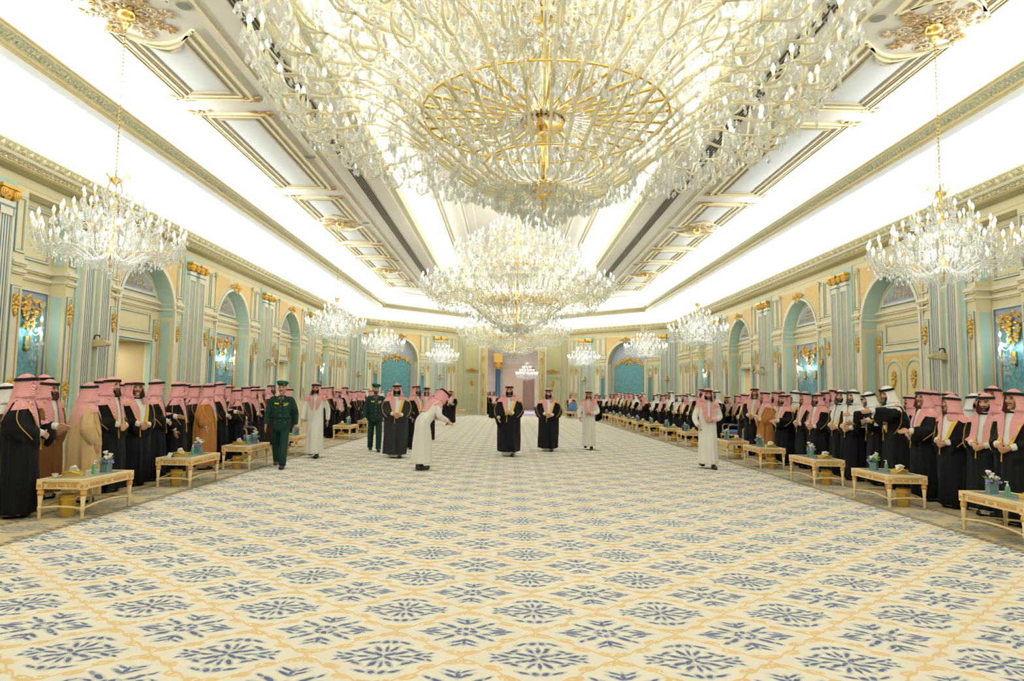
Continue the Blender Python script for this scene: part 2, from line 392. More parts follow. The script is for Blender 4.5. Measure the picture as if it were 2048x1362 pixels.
def orn_cartouche(w_, h_):   # oval ring on a leafy cup, palmette on top
    mb = MB(); N = 22
    mb.tube([(.42 * w_ * math.cos(2 * PI * k / N), .03, .32 * h_ * math.sin(2 * PI * k / N)) for k in range(N)], .055 * w_, 5, 0, closed=True)
    for k in range(7): leaf(mb, 0, -.33 * h_, PI * (k / 6), .44 * w_, .11 * w_, .06)
    for k in range(5): leaf(mb, 0, -.3 * h_, -PI * (.15 + .7 * k / 4), .3 * w_, .1 * w_, .05)
    for k in range(5): leaf(mb, 0, .28 * h_, PI * (.1 + .8 * k / 4), .36 * w_, .1 * w_, .06)
    return mb
def orn_lace(w_, h_):      # pyramid-shaped filigree of a tympanum
    mb = MB(); rnd = random.Random(3)
    for s in (1, -1):
        for k in range(9):
            x = s * (.03 + .052 * k) * w_; top = h_ * (1 - k / 8.5) * .55 * (1 if k < 4 else .4)
            curl(mb, x, .06 * h_, .04 * w_, PI / 2, 1.1, .008, s if k % 2 else -s)
            z = .1 * h_
            while z < top:
                leaf(mb, x, z, (PI / 2 - s * .5) + rnd.uniform(-.5, .5), .12 * h_, .02 * w_, .03); curl(mb, x + rnd.uniform(-.01, .01), z + .08 * h_, .025 * w_, rnd.uniform(0, 6), .9, .007, rnd.choice((1, -1))); z += .15 * h_
    leaf(mb, 0, .4 * h_, PI / 2, .45 * h_, .02 * w_, .04); mb.ball((0, .02, .9 * h_), .02 * w_, 6, 4)
    return mb
ME_DROP = orn_drop(.30, .62).mesh('gilt_ornament', GOLD)
ME_DROPL = orn_drop(.30, .55).mesh('gilt_ornament', GOLD)
def orn_bouquet(w_, h_):
    mb = MB(); rnd = random.Random(11)
    for s_ in (1, -1):
        for k in range(26):
            v = rnd.random(); z = .42 * h_ - v * .9 * h_; hw = w_ * .5 * (1 - .75 * v) ** .8 if v > .18 else w_ * .5; x = s_ * hw * rnd.random() ** .7
            leaf(mb, x, z, rnd.uniform(-.5, .9) * (1 if s_ > 0 else -1) + (0 if s_ > 0 else PI), rnd.uniform(.10, .17) * h_, .05 * h_, .07, 0, rnd.uniform(0, .03))
        curl(mb, s_ * .38 * w_, .34 * h_, .12 * w_, PI / 2, 1.1, .03 * w_, -s_); curl(mb, s_ * .24 * w_, .05 * h_, .09 * w_, PI / 2, 1.1, .025 * w_, -s_)
    for k in range(5): mb.ball((rnd.uniform(-.2, .2) * w_, .05, (.3 - .16 * k) * h_), (.09 * w_, .05, .07 * h_), 7, 5)
    leaf(mb, 0, -.4 * h_, -PI / 2, .18 * h_, .06 * h_, .05); leaf(mb, 0, .42 * h_, PI / 2, .18 * h_, .08 * h_, .05)
    return mb
ME_CREST = orn_crest(.9, .5).mesh('gilt_crest', GOLD)
ME_KEY = orn_crest(.8, .42).mesh('gilt_keystone', GOLD)
ME_CART = orn_cartouche(.34, .9).mesh('gilt_cartouche', GOLD)
ME_LACE = orn_lace(2.0, .85).mesh('gilt_filigree', GOLDP)
cmb = MB()
for s_ in (1, -1):
    leaf(cmb, 0, 0, PI / 2 + s_ * .5, .2, .05, .04)
    curl(cmb, s_ * .06, .12, .06, PI / 2, 1.0, .016, s_)
leaf(cmb, 0, 0, -PI / 2, .25, .03, .03)
ME_CORNER = cmb.mesh('gilt_scroll', GOLDP)
# Ionic capital: abacus, two volutes, neck leaf
cap = MB(); cap.box((-.27, -.02, .24), (.27, .17, .31)); cap.box((-.24, -.02, .10), (.24, .12, .24))
for s_ in (1, -1):
    for rr, o_ in ((.105, .15), (.08, .175), (.052, .20), (.025, .22)):
        cap.lathe([(rr, 0), (rr, o_), (rr * .6, o_ + .012), (0, o_ + .012)], 14, 0, False, Matrix.Translation((s_ * .185, 0, .13)) @ Matrix.Rotation(-PI / 2, 4, 'X'))
for k in range(5): leaf(cap, 0, .14, -PI * (.2 + .6 * k / 4), .17, .045, .10)
ME_CAP = cap.mesh('capital', GOLD)

# ================================================================== WALL KIT.  local frame: x along the wall, y into the room, z up
def wall_panel(x0, x1, z0, z1, style='plain'):
    """raised moulding with a thin dark line and an inset field"""
    mb = MB(); hx = (x1 - x0) / 2; hz = (z1 - z0) / 2
    mb.frame(-hx, hx, -hz, hz, .018, 0, .022, 1); mb.frame(-hx + .018, hx - .018, -hz + .018, hz - .018, .03, 0, .034, 0)
    if style == 'drop':
        mb.frame(-hx + .048, hx - .048, -hz + .048, hz - .048, .012, 0, .024, 3)
        mb.box((-hx + .06, 0, hz - .5), (hx - .06, .012, hz - .06), 2); mb.box((-hx + .06, 0, -hz + .06), (hx - .06, .010, hz - .5), 0)
    elif style == 'mirror':
        mb.frame(-hx + .048, hx - .048, -hz + .048, hz - .048, .014, 0, .026, 3)
        mb.box((-hx + .062, 0, -hz + .062), (hx - .062, .012, hz - .75), 4); mb.box((-hx + .062, 0, hz - .75), (hx - .062, .012, hz - .062), 2)
    else:
        mb.frame(-hx + .07, hx - .07, -hz + .07, hz - .07, .010, 0, .012, 1)
    return mb.mesh('wall_panel', [CREAM2, LINE, TEALP, GOLD, MIRROR])
PANEL_CACHE = {}; PASSAGE = []
class Wall:
    def __init__(s, name, ox, oy, rot, sg):
        s.root = None; s.name = name; s.ox, s.oy, s.rot, s.sg = ox, oy, rot, sg; s.shell = MB(); s.late = []
    def L(s, q): return s.sg * q
    def solid(s, a, b, z0=0.0, z1=6.2, y0=-.6, y1=0.0, mi=0):
        a, b = sorted((s.L(a), s.L(b))); s.shell.box((a, y0, z0), (b, y1, z1), mi)
    def put(s, name, me, q, z, y=0.0, parent=None):
        s.late.append((name, me, s.L(q), y, z, parent))
    def finish(s, mats):
        s.root = struct(s.shell.build(s.name, mats)); s.root.location = (s.ox, s.oy, 0); s.root.rotation_euler = (0, 0, s.rot)
        made = []
        for name, me, x, y, z, par in s.late:
            p = s.root if par is None else made[par]
            if par is not None: x, y, z = x - made[par].location.x, y - made[par].location.y, z - made[par].location.z
            made.append(link(name, me, p, (x, y, z)))
        return s.root
    def world(s, q, y, z):
        return Matrix.Translation((s.ox, s.oy, 0)) @ Matrix.Rotation(s.rot, 4, 'Z') @ Vector((s.L(q), y, z))
    # --- pieces
    def panel(s, q, wd, z0, z1, style='plain', y=0.0):
        k = (round(wd, 3), round(z1 - z0, 3), style)
        if k not in PANEL_CACHE: PANEL_CACHE[k] = wall_panel(0, wd, z0, z1, style)
        s.put('wall_panel', PANEL_CACHE[k], q, (z0 + z1) / 2, y)
        if style == 'drop':
            i = len(s.late) - 1; s.put('gilt_ornament', ME_DROP, q, z1 - .38, y + .012, i); s.put('gilt_ornament', ME_DROPL, q, z0 + .42, y + .012, i)
        if style == 'mirror':
            i = len(s.late) - 1; s.put('gilt_cartouche', ME_CART, q, z1 - .62, y + .02, i)
    def pair(s, q, width=1.1, speaker=False):
        """twin fluted pilasters on a pale teal ground"""
        if 'pil' not in PANEL_CACHE:
            g = MB(); g.box((-.72, 0, .1), (.72, .04, 5.985), 0); PANEL_CACHE['ground'] = g.mesh('pilaster_ground', [TEALP])
            m = MB(); m.box((-.21, 0, .5), (.21, .07, 5.5), 0); m.box((-.25, 0, .1), (.25, .13, .5), 0); m.box((-.23, 0, 5.36), (.23, .12, 5.40), 1); m.box((-.22, 0, 5.40), (.22, .11, 5.50), 0)
            for e in (-1, 1): m.box((e * .20 - .02, 0, .5), (e * .20 + .02, .11, 5.36), 0)
            m.box((-.2, 0, 5.2), (.2, .11, 5.36), 0); m.box((-.2, 0, .5), (.2, .11, .7), 0)
            PANEL_CACHE['pil'] = m.mesh('pilaster', [CREAM2, LINE])
            f = MB()
            for k in range(5): f.box((-.15 + .075 * k - .015, 0, .7), (-.15 + .075 * k + .015, .074, 5.2), 0)
            for k in range(4): f.box((-.1125 + .075 * k - .017, 0, .7), (-.1125 + .075 * k + .017, .078, 5.2), 1)
            PANEL_CACHE['flute'] = f.mesh('fluting', [FLUTE, CREAM2])
        s.put('pilaster_ground', PANEL_CACHE['ground'], q, 0)
        for e in (-1, 1):
            s.put('pilaster', PANEL_CACHE['pil'], q + e * .34, 0, .03); i = len(s.late) - 1
            s.put('fluting', PANEL_CACHE['flute'], q + e * .34, 0, .03, i); s.put('capital', ME_CAP, q + e * .34, 5.50, .06, i)
    def band(s, a, b, y=0.0):
        """double string course between a and b"""
        L_ = abs(b - a); k = ('band', round(L_, 3))
        if k not in PANEL_CACHE:
            m = MB(); h = L_ / 2
            m.box((-h, 0, .27), (h, .09, .33), 0); m.box((-h, 0, .215), (h, .055, .27), 1); m.box((-h, 0, .08), (h, .07, .135), 0); m.box((-h, 0, .03), (h, .04, .08), 1); m.box((-h, 0, .33), (h, .05, .37), 0)  # thin pale gilt bars below each course carry its goldish-brown shadow as colour
            PANEL_CACHE[k] = m.mesh('string_course', [CREAM2, GOLDP])
        s.put('string_course', PANEL_CACHE[k], (a + b) / 2, 4.0, y)
    def arch(s, q, hw, kind, depth=.45, spring=3.85, zt=6.2):
        """arched niche: front plate with the opening, reveal, back wall and its dressing"""
        sh = s.shell; x = s.L(q); N = 20
        arc = [(x + hw * math.cos(PI * k / N), spring + hw * math.sin(PI * k / N)) for k in range(N + 1)]
        for k in range(N):
            (xa, za), (xb, zb) = arc[k], arc[k + 1]
            sh.add([(xa, 0, za), (xa, 0, zt), (xb, 0, zt), (xb, 0, zb)], [(0, 1, 2, 3)], 0)
            sh.add([(xa, 0, za), (xb, 0, zb), (xb, -depth, zb), (xa, -depth, za)], [(0, 1, 2, 3)], 1, True)
        # back wall, with a doorway for the open doors
        dw, dh = 1.02, 3.02
        if kind == 'open':
            sh.box((x - hw, -depth - .15, 0), (x - dw, -depth, zt)); sh.box((x + dw, -depth - .15, 0), (x + hw, -depth, zt)); sh.box((x - dw, -depth - .15, dh), (x + dw, -depth, zt))
            for e in (-1, 1): sh.box((x + e * (dw + .05) - .05, -depth - 2.2, 0), (x + e * (dw + .05) + .05, -depth - .15, dh + .1), 2)
            sh.box((x - dw - .1, -depth - 2.3, 0), (x + dw + .1, -depth - 2.2, dh + .1), 2); sh.box((x - dw - .1, -depth - 2.2, dh + .02), (x + dw + .1, -depth - .15, dh + .12), 2)
            sh.box((x - dw - .1, -depth - 2.2, -.1), (x + dw + .1, -depth - .15, 0.004), 2); PASSAGE.append((s, q, -depth - 1.1, dh - .02))
        else: sh.box((x - hw, -depth - .15, 0), (x + hw, -depth, zt))
        # jamb panels and string course returns
        kj = ('jamb', round(hw, 2), kind == 'damask')
        if kj not in PANEL_CACHE:
            m = MB()
            for x_, e in ((-hw, 1), (hw, -1)):
                xa_, xb_ = sorted((x_, x_ + e * .014)); m.box((xa_, -depth + .1, .6), (xb_, -.1, 3.72), 0)
                if kind != 'damask':
                    for z0_, z1_, o_ in ((4.08, 4.14, .055), (4.27, 4.36, .07)):
                        xa_, xb_ = sorted((x_, x_ + e * o_)); m.box((xa_, -depth, z0_), (xb_, -.02, z1_), 1)
            PANEL_CACHE[kj] = m.mesh('jamb_panel', [TEALP if kind != 'damask' else CREAM2, CREAM2])
        s.put('jamb_panel', PANEL_CACHE[kj], q, 0)
        # archivolt on the front
        key = ('arcv', round(hw, 2), spring)
        if key not in PANEL_CACHE:
            m = MB()
            for r0, r1, o_, mi in ((hw, hw + .10, .05, 0), (hw + .10, hw + .125, .035, 1), (hw + .125, hw + .17, .03, 0)):
                for k in range(N):
                    a0, a1 = PI * k / N, PI * (k + 1) / N
                    pts = [(r * math.cos(a), spring + r * math.sin(a)) for r, a in ((r0, a0), (r1, a0), (r1, a1), (r0, a1))]; m.prism(pts, 0, o_, mi)
                for e in (-1, 1):
                    xa, xb = sorted((e * r0, e * r1)); m.box((xa, 0, .1), (xb, o_, spring), mi)
            PANEL_CACHE[key] = m.mesh('archivolt', [CREAM2, LINE])
            sp = MB(); R1 = hw + .17; top = 5.80
            for e in (-1, 1):
                pts = [(e * R1, spring + .35 if False else spring + .25)]
                a_end = math.acos(.30)
                for k in range(9):
                    a = math.asin(.25 / R1) + (a_end - math.asin(.25 / R1)) * k / 8
                    if spring + R1 * math.sin(a) > top - .03: break
                    pts.append((e * R1 * math.cos(a), spring + R1 * math.sin(a)))
                pts += [(pts[-1][0], top), (e * R1, top)]
                sp.prism(pts[1:] if e == 1 else pts[1:][::-1], 0, .014, 0)
                sp.box((min(e * R1, e * (R1 + .03)), 0, spring + .3), (max(e * R1, e * (R1 + .03)), .03, top), 1)
            PANEL_CACHE[key + ('s',)] = sp.mesh('spandrel', [PEACH, GOLDP])
        s.put('archivolt', PANEL_CACHE[key], q, 0); s.put('spandrel', PANEL_CACHE[key + ('s',)], q, 0)
        s.put('gilt_keystone', ME_KEY, q, spring + hw + .16, .05)
        for e in (-1, 1): s.put('gilt_scroll', ME_CORNER, q + e * (hw + .2), 5.66, .03); s.put('gilt_scroll', ME_CORNER, q + e * (hw + .2), spring + .3, .03)
        if kind == 'damask':
            m = MB(); n = 24
            m.prism([(-hw, .1), (hw, .1)] + [((hw) * math.cos(PI * k / n), spring - 0 + hw * math.sin(PI * k / n)) for k in range(n + 1)], 0, .02, 0)
            s.put('lavender_panel', m.mesh('lavender_panel', LAV), q, 0, -depth)
            g = MB(); pw = hw - .28
            prof = [(-pw, .3), (pw, .3), (pw, 3.72), (pw * .93, 3.78), (pw * .72, 3.86), (pw * .60, 4.02), (pw * .42, 4.10), (pw * .3, 4.02), (pw * .12, 4.2), (0, 4.24), (-pw * .12, 4.2), (-pw * .3, 4.02), (-pw * .42, 4.10), (-pw * .60, 4.02), (-pw * .72, 3.86), (-pw * .93, 3.78), (-pw, 3.72)]
            g.prism(prof, 0, .045, 0)
            for e in (-1, 1): g.box((e * pw - .03, 0, .3), (e * pw + .03, .06, 3.72), 1)
            s.put('damask_panel', g.mesh('damask_panel', [DAMASK, GOLD]), q, 0, -depth); i = len(s.late) - 1
            c = orn_crest(.9, .62, False)
            for e in (-1, 1):
                pts = [(pw * .93, 3.80), (pw * .72, 3.90), (pw * .60, 4.06), (pw * .42, 4.14)]
                for k, (px, pz) in enumerate(pts):
                    for a in (0, 1.3, 2.6, 3.9, 5.2): leaf(c, e * px, pz - 4.12, a + k, .17, .06, .05)
            s.put('gilt_crest', c.mesh('gilt_crest', GOLD), q, 4.12, -depth + .05, i)
            return
        # tympanum
        if ('tymp', round(hw, 2)) not in PANEL_CACHE:
            m = MB(); n = 20; z0 = 4.55; R2 = hw - .17
            a0 = math.asin((z0 - spring) / R2); arcp = [(R2 * math.cos(a0 + (PI - 2 * a0) * k / n), spring + R2 * math.sin(a0 + (PI - 2 * a0) * k / n)) for k in range(n + 1)]
            m.prism(arcp[::-1], 0, .012, 0)
            for r_, wd, o_, mi in ((R2, .045, .05, 1), (R2 + .05, .015, .03, 2)):
                m.tube([((r_) * math.cos(a0 + (PI - 2 * a0) * k / n), .01, spring + r_ * math.sin(a0 + (PI - 2 * a0) * k / n)) for k in range(n + 1)], wd, 4, mi, False)
            m.box((-R2 * math.cos(a0) - .05, 0, z0 - .06), (R2 * math.cos(a0) + .05, .05, z0), 1); m.box((-R2 * math.cos(a0) - .05, 0, z0 - .09), (R2 * math.cos(a0) + .05, .03, z0 - .06), 2)
            PANEL_CACHE[('tymp', round(hw, 2))] = m.mesh('tympanum', [LAV, CREAM2, LINE])
        s.put('tympanum', PANEL_CACHE[('tymp', round(hw, 2))], q, 0, -depth); i = len(s.late) - 1
        s.put('gilt_filigree', ME_LACE, q, 4.62, -depth + .02, i)
        s.band(q - hw, q + hw, -depth)
        # lower dressing
        if kind in ('open', 'closed'):
            s.panel(q, 2 * dw - .05, 3.28, 3.92, 'plain', -depth)
            m = MB(); m.frame(-dw - .12, dw + .12, -.5, dh + .12, .06, 0, .06, 0); m.frame(-dw - .06, dw + .06, -.5, dh + .06, .03, 0, .045, 1); m.frame(-dw - .025, dw + .025, -.5, dh + .025, .031, -.1, .05, 2)
            m.f = m.f; s.put('door_surround', m.mesh('door_surround', [CREAM2, LINE, TEALP]), q, 0, -depth)
            for e in (-1, 1): s.panel(q + e * (dw + .12 + (hw - dw - .12) / 2), hw - dw - .16, 1.2, 3.75, 'drop', -depth)
        if kind == 'mirror':
            s.niche_mirror(q, hw - .35, 3.8, -depth)
            for e in (-1, 1): s.panel(q + e * (hw - .16), .26, 1.2, 3.75, 'drop', -depth)
    def niche_mirror(s, q, hw, top, y):
        m = MB(); m.frame(-hw, hw, .3, top, .05, 0, .05, 1); m.frame(-hw + .05, hw - .05, .35, top - .05, .015, 0, .06, 2); m.box((-hw + .05, 0, .35), (hw - .05, .015, top - .05), 0)
        s.put('lavender_panel', m.mesh('lavender_panel', [LAV, CREAM2, LINE]), q, 0, y)
        g = MB(); pw = hw - .22; g.box((-pw, 0, .4), (pw, .03, top - .42), 0); g.frame(-pw, pw, .4, top - .42, .03, 0, .05, 1)
        s.put('damask_panel', g.mesh('damask_panel', [DAMASK, GOLD]), q, 0, y + .01); i = len(s.late) - 1
        s.put('gilt_crest', orn_bouquet(pw * 1.25, .74).mesh('gilt_crest', GOLD), q, top - .55, y + .04, i)
        for e in (-1, 1): s.put('gilt_scroll', ME_CORNER, q + e * pw, top - .42, y + .04, i)
    def recess(s, a, b, depth=.4, zt=6.2):
        """square-headed recess holding a lavender and damask panel"""
        sh = s.shell; xa, xb = sorted((s.L(a), s.L(b)))
        sh.box((xa, -depth - .2, 0), (xb, -depth, zt)); sh.box((xa, -depth, 5.9), (xb, 0, zt))
        q = (a + b) / 2; hw = abs(b - a) / 2
        s.band(q - hw, q + hw, -depth); s.panel(q, 2 * hw - .2, 4.5, 5.75, 'plain', -depth)
        s.niche_mirror(q, hw - .05, 3.85, -depth)
        m = MB()   # dressed return faces
        for x, e in ((-hw, 1), (hw, -1)):
            m.box((x, -depth + .08, 1.0), (x + e * .012, -.08, 3.75), 0); m.box((x, -depth + .08, 4.5), (x + e * .012, -.08, 5.75), 0)
            m.box((x, -depth, 4.27), (x + e * .07, 0, 4.36), 1); m.box((x, -depth, 4.08), (x + e * .055, 0, 4.14), 1)
        s.put('return_panel', m.mesh('return_panel', [TEALP, CREAM2]), q, 0, 0)

SIDE_WALLS = []
SCONCE_AT = []; SPEAKER_AT = []
def side_wall(name, sgn):
    wl = Wall(name, sgn * 11, 0, sgn * PI / 2, sgn)
    Y = [13.55, 17.15, 22.6, 29.4, 36.2]
    arches = [(19.85, 1.5, 'open' if sgn < 0 else 'closed'), (26.0, 1.55, 'mirror'), (32.8, 1.55, 'open')]
    rec = [(14.68, 16.12), (38.25, 40.0)]
    cuts = sorted([(q - h, q + h) for q, h, _ in arches] + rec)
    y = 5.4
    for a, b in cuts: wl.solid(y, a); y = b
    wl.solid(y, 44.95)
    for q, h, k in arches: wl.arch(q, h, k)
    for a, b in rec: wl.recess(a, b)
    for q in Y: wl.pair(q); 
    for a, b, st in ((17.9, 18.33, ['drop']), (21.4, 21.85, ['drop']), (23.35, 24.4, ['drop', 'mirror']), (27.6, 28.65, ['mirror', 'drop']), (30.15, 31.2, ['drop', 'mirror']), (34.4, 35.45, ['mirror', 'drop']),
                     (14.3, 14.66, ['drop']), (16.14, 16.42, ['drop']), (36.95, 38.2, ['drop', 'mirror']), (40.05, 41.2, ['mirror', 'drop']), (41.9, 43.2, ['drop', 'drop'])):
        n = len(st); wd = (b - a) / n
        for i, t_ in enumerate(st):
            q = a + wd * (i + .5); wl.panel(q, wd - .05, 1.15, 3.78, t_); wl.panel(q, wd - .05, 4.5, 5.75, 'plain')
        wl.band(a - .03, b + .03)
    wl.panel(41.55, .5, .3, 5.8, 'plain'); wl.panel(44.0, 1.0, 1.15, 3.78, 'drop'); wl.panel(44.0, 1.0, 4.5, 5.75, 'plain'); wl.band(43.3, 44.8)
    wl.finish([CREAM, TEALP, BEIGE]); SIDE_WALLS.append(wl)
    for q, off in ((15.4, -.39), (39.1, -.39)): SCONCE_AT.append((wl, q, off, 2.62))
    for q in (25.55, 26.45): SCONCE_AT.append((wl, q, -.43, 2.55))
    for q in (17.15, 29.4): SPEAKER_AT.append((wl, q, 2.72))
    return wl
WL = side_wall('wall_left', -1); WR = side_wall('wall_right', 1)
def chamfer_wall(name, sgn):
    wl = Wall(name, sgn * 11, 44.85, sgn * 3 * PI / 4, sgn)
    wl.solid(-.1, 2.6); wl.solid(5.75, 9.55); wl.arch(4.175, 1.575, 'damask')
    wl.pair(.70); wl.pair(7.72)
    for a, b, st in ((1.45, 2.4, ['drop', 'mirror']), (5.95, 6.95, ['mirror', 'drop']), (8.5, 9.4, ['drop', 'drop'])):
        wd = (b - a) / len(st)
        for i, t_ in enumerate(st):
            q = a + wd * (i + .5); wl.panel(q, wd - .05, 1.15, 3.78, t_); wl.panel(q, wd - .05, 4.5, 5.75, 'plain')
        wl.band(a - .03, b + .03)
    wl.finish([CREAM, SAGE, BEIGE]); SIDE_WALLS.append(wl)
    SPEAKER_AT.append((wl, .70 if sgn < 0 else 7.72, 2.72)); SPEAKER_AT.append((wl, 7.72 if sgn < 0 else .70, 2.72))
chamfer_wall('wall_chamfer_left', -1); chamfer_wall('wall_chamfer_right', 1)
# end wall with the great doorway
EY = 51.6
ew = Wall('wall_back', 0, EY, PI, -1)
for e in (-1, 1):
    a, b = sorted((e * 2.45, e * 4.35)); ew.solid(a, b, mi=1)
ew.solid(-2.45, 2.45, 5.05, 6.2, mi=1)
for e in (-1, 1):
    ew.panel(e * 3.12, 1.2, 3.2, 5.35, 'plain'); ew.panel(e * 3.12, 1.2, .15, 2.95, 'plain'); 
    m = MB(); m.frame(-.36, .36, .35, 1.05, .03, 0, .03, 0); m.frame(-.36, .36, 1.2, 2.75, .03, 0, .03, 0); ew.put('door_panel', m.mesh('door_panel', [TEAL2]), e * 3.12, 0)
    ew.put('gilt_ornament', ME_DROPL, e * 3.12, 2.45, .03); ew.put('gilt_keystone', ME_KEY, e * 3.12, 3.38, .03); ew.put('gilt_ornament', ME_CORNER, e * 3.12, 1.42, .03)
    ew.panel(e * 3.98, .4, .3, 5.8, 'plain')
m = MB(); m.frame(-2.6, 2.6, -.5, 5.25, .15, 0, .09, 0); m.frame(-2.47, 2.47, -.5, 5.07, .03, -.1, .06, 1); ew.put('door_surround', m.mesh('door_surround', [CREAM2, GOLDP]), 0, 0)
ew.finish([CREAM, SAGE, BEIGE])
# plain walls behind the camera close the hall
for nm, (a, b) in (('wall_near_right', (7, 0)), ('wall_near_left', (5, 6)), ('wall_front', (6, 7))):
    P = octagon(-.6); pa, pb = Vector(P[a]), Vector(P[b]); t_ = (pb - pa).normalized(); nr = Vector((t_.y, -t_.x))
    m = MB(); q0, q1, q2, q3 = pa, pb, pb + nr * .4, pa + nr * .4
    m.add([(q.x, q.y, z) for z in (0, 6.2) for q in (q0, q1, q2, q3)], [(0, 1, 5, 4), (1, 2, 6, 5), (2, 3, 7, 6), (3, 0, 4, 7)])
    struct(m.build(nm, CREAM))
# ------------------------------------------------------------------ doors
def leafdoor(name, wd, ht, mats, parent=None):
    m = MB(); m.box((0, -.03, 0), (wd, .03, ht), 0)
    for y0, y1 in ((.03, .055), (-.055, -.03)):
        m.frame(.12, wd - .12, .2, ht * .3, .04, min(y0, y1), max(y0, y1), 1); m.frame(.12, wd - .12, ht * .34, ht - .2, .04, min(y0, y1), max(y0, y1), 1)
    return m.mesh(name, mats)
DOORM = mat('door_ivory_gold', (232, 214, 160), .45, vary=.04)
ME_LEAF = leafdoor('door_leaf', 2.4, 5.0, [DOORM, GOLDP])
for i, (e, rot) in enumerate(((-1, -77), (1, 180 + 77))):
    d = struct(link('door_%d' % (i + 1), ME_LEAF, None, (e * 2.42, EY - .02, .01), math.radians(rot)))
    for z, me in ((4.2, ME_CREST), (1.75, ME_DROP), (2.9, ME_DROPL), (.8, ME_DROPL)):
        for sy, ry in ((.05, 0), (-.05, PI)):
            o = link('gilt_ornament', me, d, (1.2, sy, z)); o.rotation_euler = (0, 0, ry)
# closed pair of doors in the right wall
for e in (-1, 1):
    m = MB(); m.box((-.5, 0, 0), (.5, .05, 3.0), 0); m.frame(-.42, .42, .15, .95, .03, .05, .07, 1)
    n = 12; arcp = [(.36 * math.cos(PI * k / n), 2.38 + .36 * math.sin(PI * k / n)) for k in range(n + 1)]
    m.tube([(.36, .06, 1.1)] + [(x, .06, z) for x, z in arcp] + [(-.36, .06, 1.1), (.36, .06, 1.1)], .022, 4, 1, False)
    for g in (-1, 1): m.prism([(g * .46, 2.93), (g * .46, 2.45), (g * .40, 2.6), (g * .2, 2.80), (g * .02, 2.86), (g * .02, 2.93)][::g], .05, .056, 2)
    o = struct(m.build('door_%d' % (4 if e > 0 else 3), [DOORM, TEAL2, PEACH])); p = WR.world(19.85 + e * .505, -.45, 0.01); o.location = p; o.rotation_euler = (0, 0, WR.rot)
    x = link('gilt_ornament', ME_DROP, o, (0, .055, 2.25)); x = link('gilt_ornament', ME_DROPL, o, (0, .055, .55)); k_ = MB(); k_.tube([(-.4 * -e, .05, 1.05), (-.4 * -e, .1, 1.05), (-.3 * -e, .1, 1.05)], .014, 6); k_.build('door_handle', BRASS, o)

for wl_, q_, y_, z_ in PASSAGE:
    p_ = wl_.world(q_, y_, z_); strip('passage_ceiling_light', p_.x, p_.y, p_.z, .5, .5, 0, 0, 26, (1, .93, .82))
# ================================================================== CEILING DRESSING  (local frame: z=0 at the ceiling skin, going down is -z)
CZ = 8.12
def band_x(mb, pts, wd, th, mi):     # flat moulding along a polyline in x,y, hanging below the ceiling
    for i in range(len(pts) - 1):
        a, b = Vector(pts[i]), Vector(pts[i + 1]); t_ = (b - a).normalized(); n_ = Vector((-t_.y, t_.x)) * wd / 2
        q = [a + n_, b + n_, b - n_, a - n_]
        mb.add([(p.x, p.y, 0) for p in q] + [(p.x, p.y, -th) for p in q], [(4, 5, 6, 7), (0, 1, 5, 4), (1, 2, 6, 5), (2, 3, 7, 6), (3, 0, 4, 7)], mi)
def panel_outline(hx, y0, y1, c0, c1, n=10):
    """closed outline; c0/c1 > 0 bite a concave arc of that sagitta out of the near/far end (around a rosette)"""
    pts = [(-hx, y0)]
    if c0: pts += [(-hx + 2 * hx * k / n, y0 + c0 * math.sin(PI * k / n)) for k in range(1, n)]
    pts += [(hx, y0), (hx, y1)]
    if c1: pts += [(hx - 2 * hx * k / n, y1 - c1 * math.sin(PI * k / n)) for k in range(1, n)]
    pts += [(-hx, y1), (-hx, y0)]
    return pts
TAUPE = mat('ceiling_moulding_taupe', (188, 178, 148), .7, vary=.02)  # taupe tone of the secondary mouldings, slot plates and speaker rims
panels_ = [(11.75, 14.65, .5, 0), (15.45, 21.25, 0, 0), (22.2, 25.25, 0, .5), (26.15, 28.9, .5, 0), (29.6, 31.9, 0, 0), (32.5, 35.2, 0, .45), (36.05, 38.5, .45, 0), (39.1, 41.3, 0, 0), (6.5, 10.85, 0, .5)]
fo = MB()
for a in range(7): leaf(fo, 0, 0, a * .9, .17, .055, .04)
for s_ in (1, -1): curl(fo, s_ * .16, .05, .09, 0, 1.1, .02, s_); leaf(fo, s_ * .1, -.05, -.6 if s_ > 0 else PI + .6, .25, .05, .04)
ME_FOL = fo.mesh('gilt_foliage', mat('antique_gilt', (196, 160, 96), .5, .2, .15, 12))
def ceil_orn(me, name, parent, x, y, rz=0):
    o = link(name, me, parent, (x, y, 0)); o.rotation_euler = (-PI / 2, 0, 0); o.rotation_euler = (Matrix.Rotation(rz, 3, 'Z') @ Matrix.Rotation(-PI / 2, 3, 'X')).to_euler(); return o
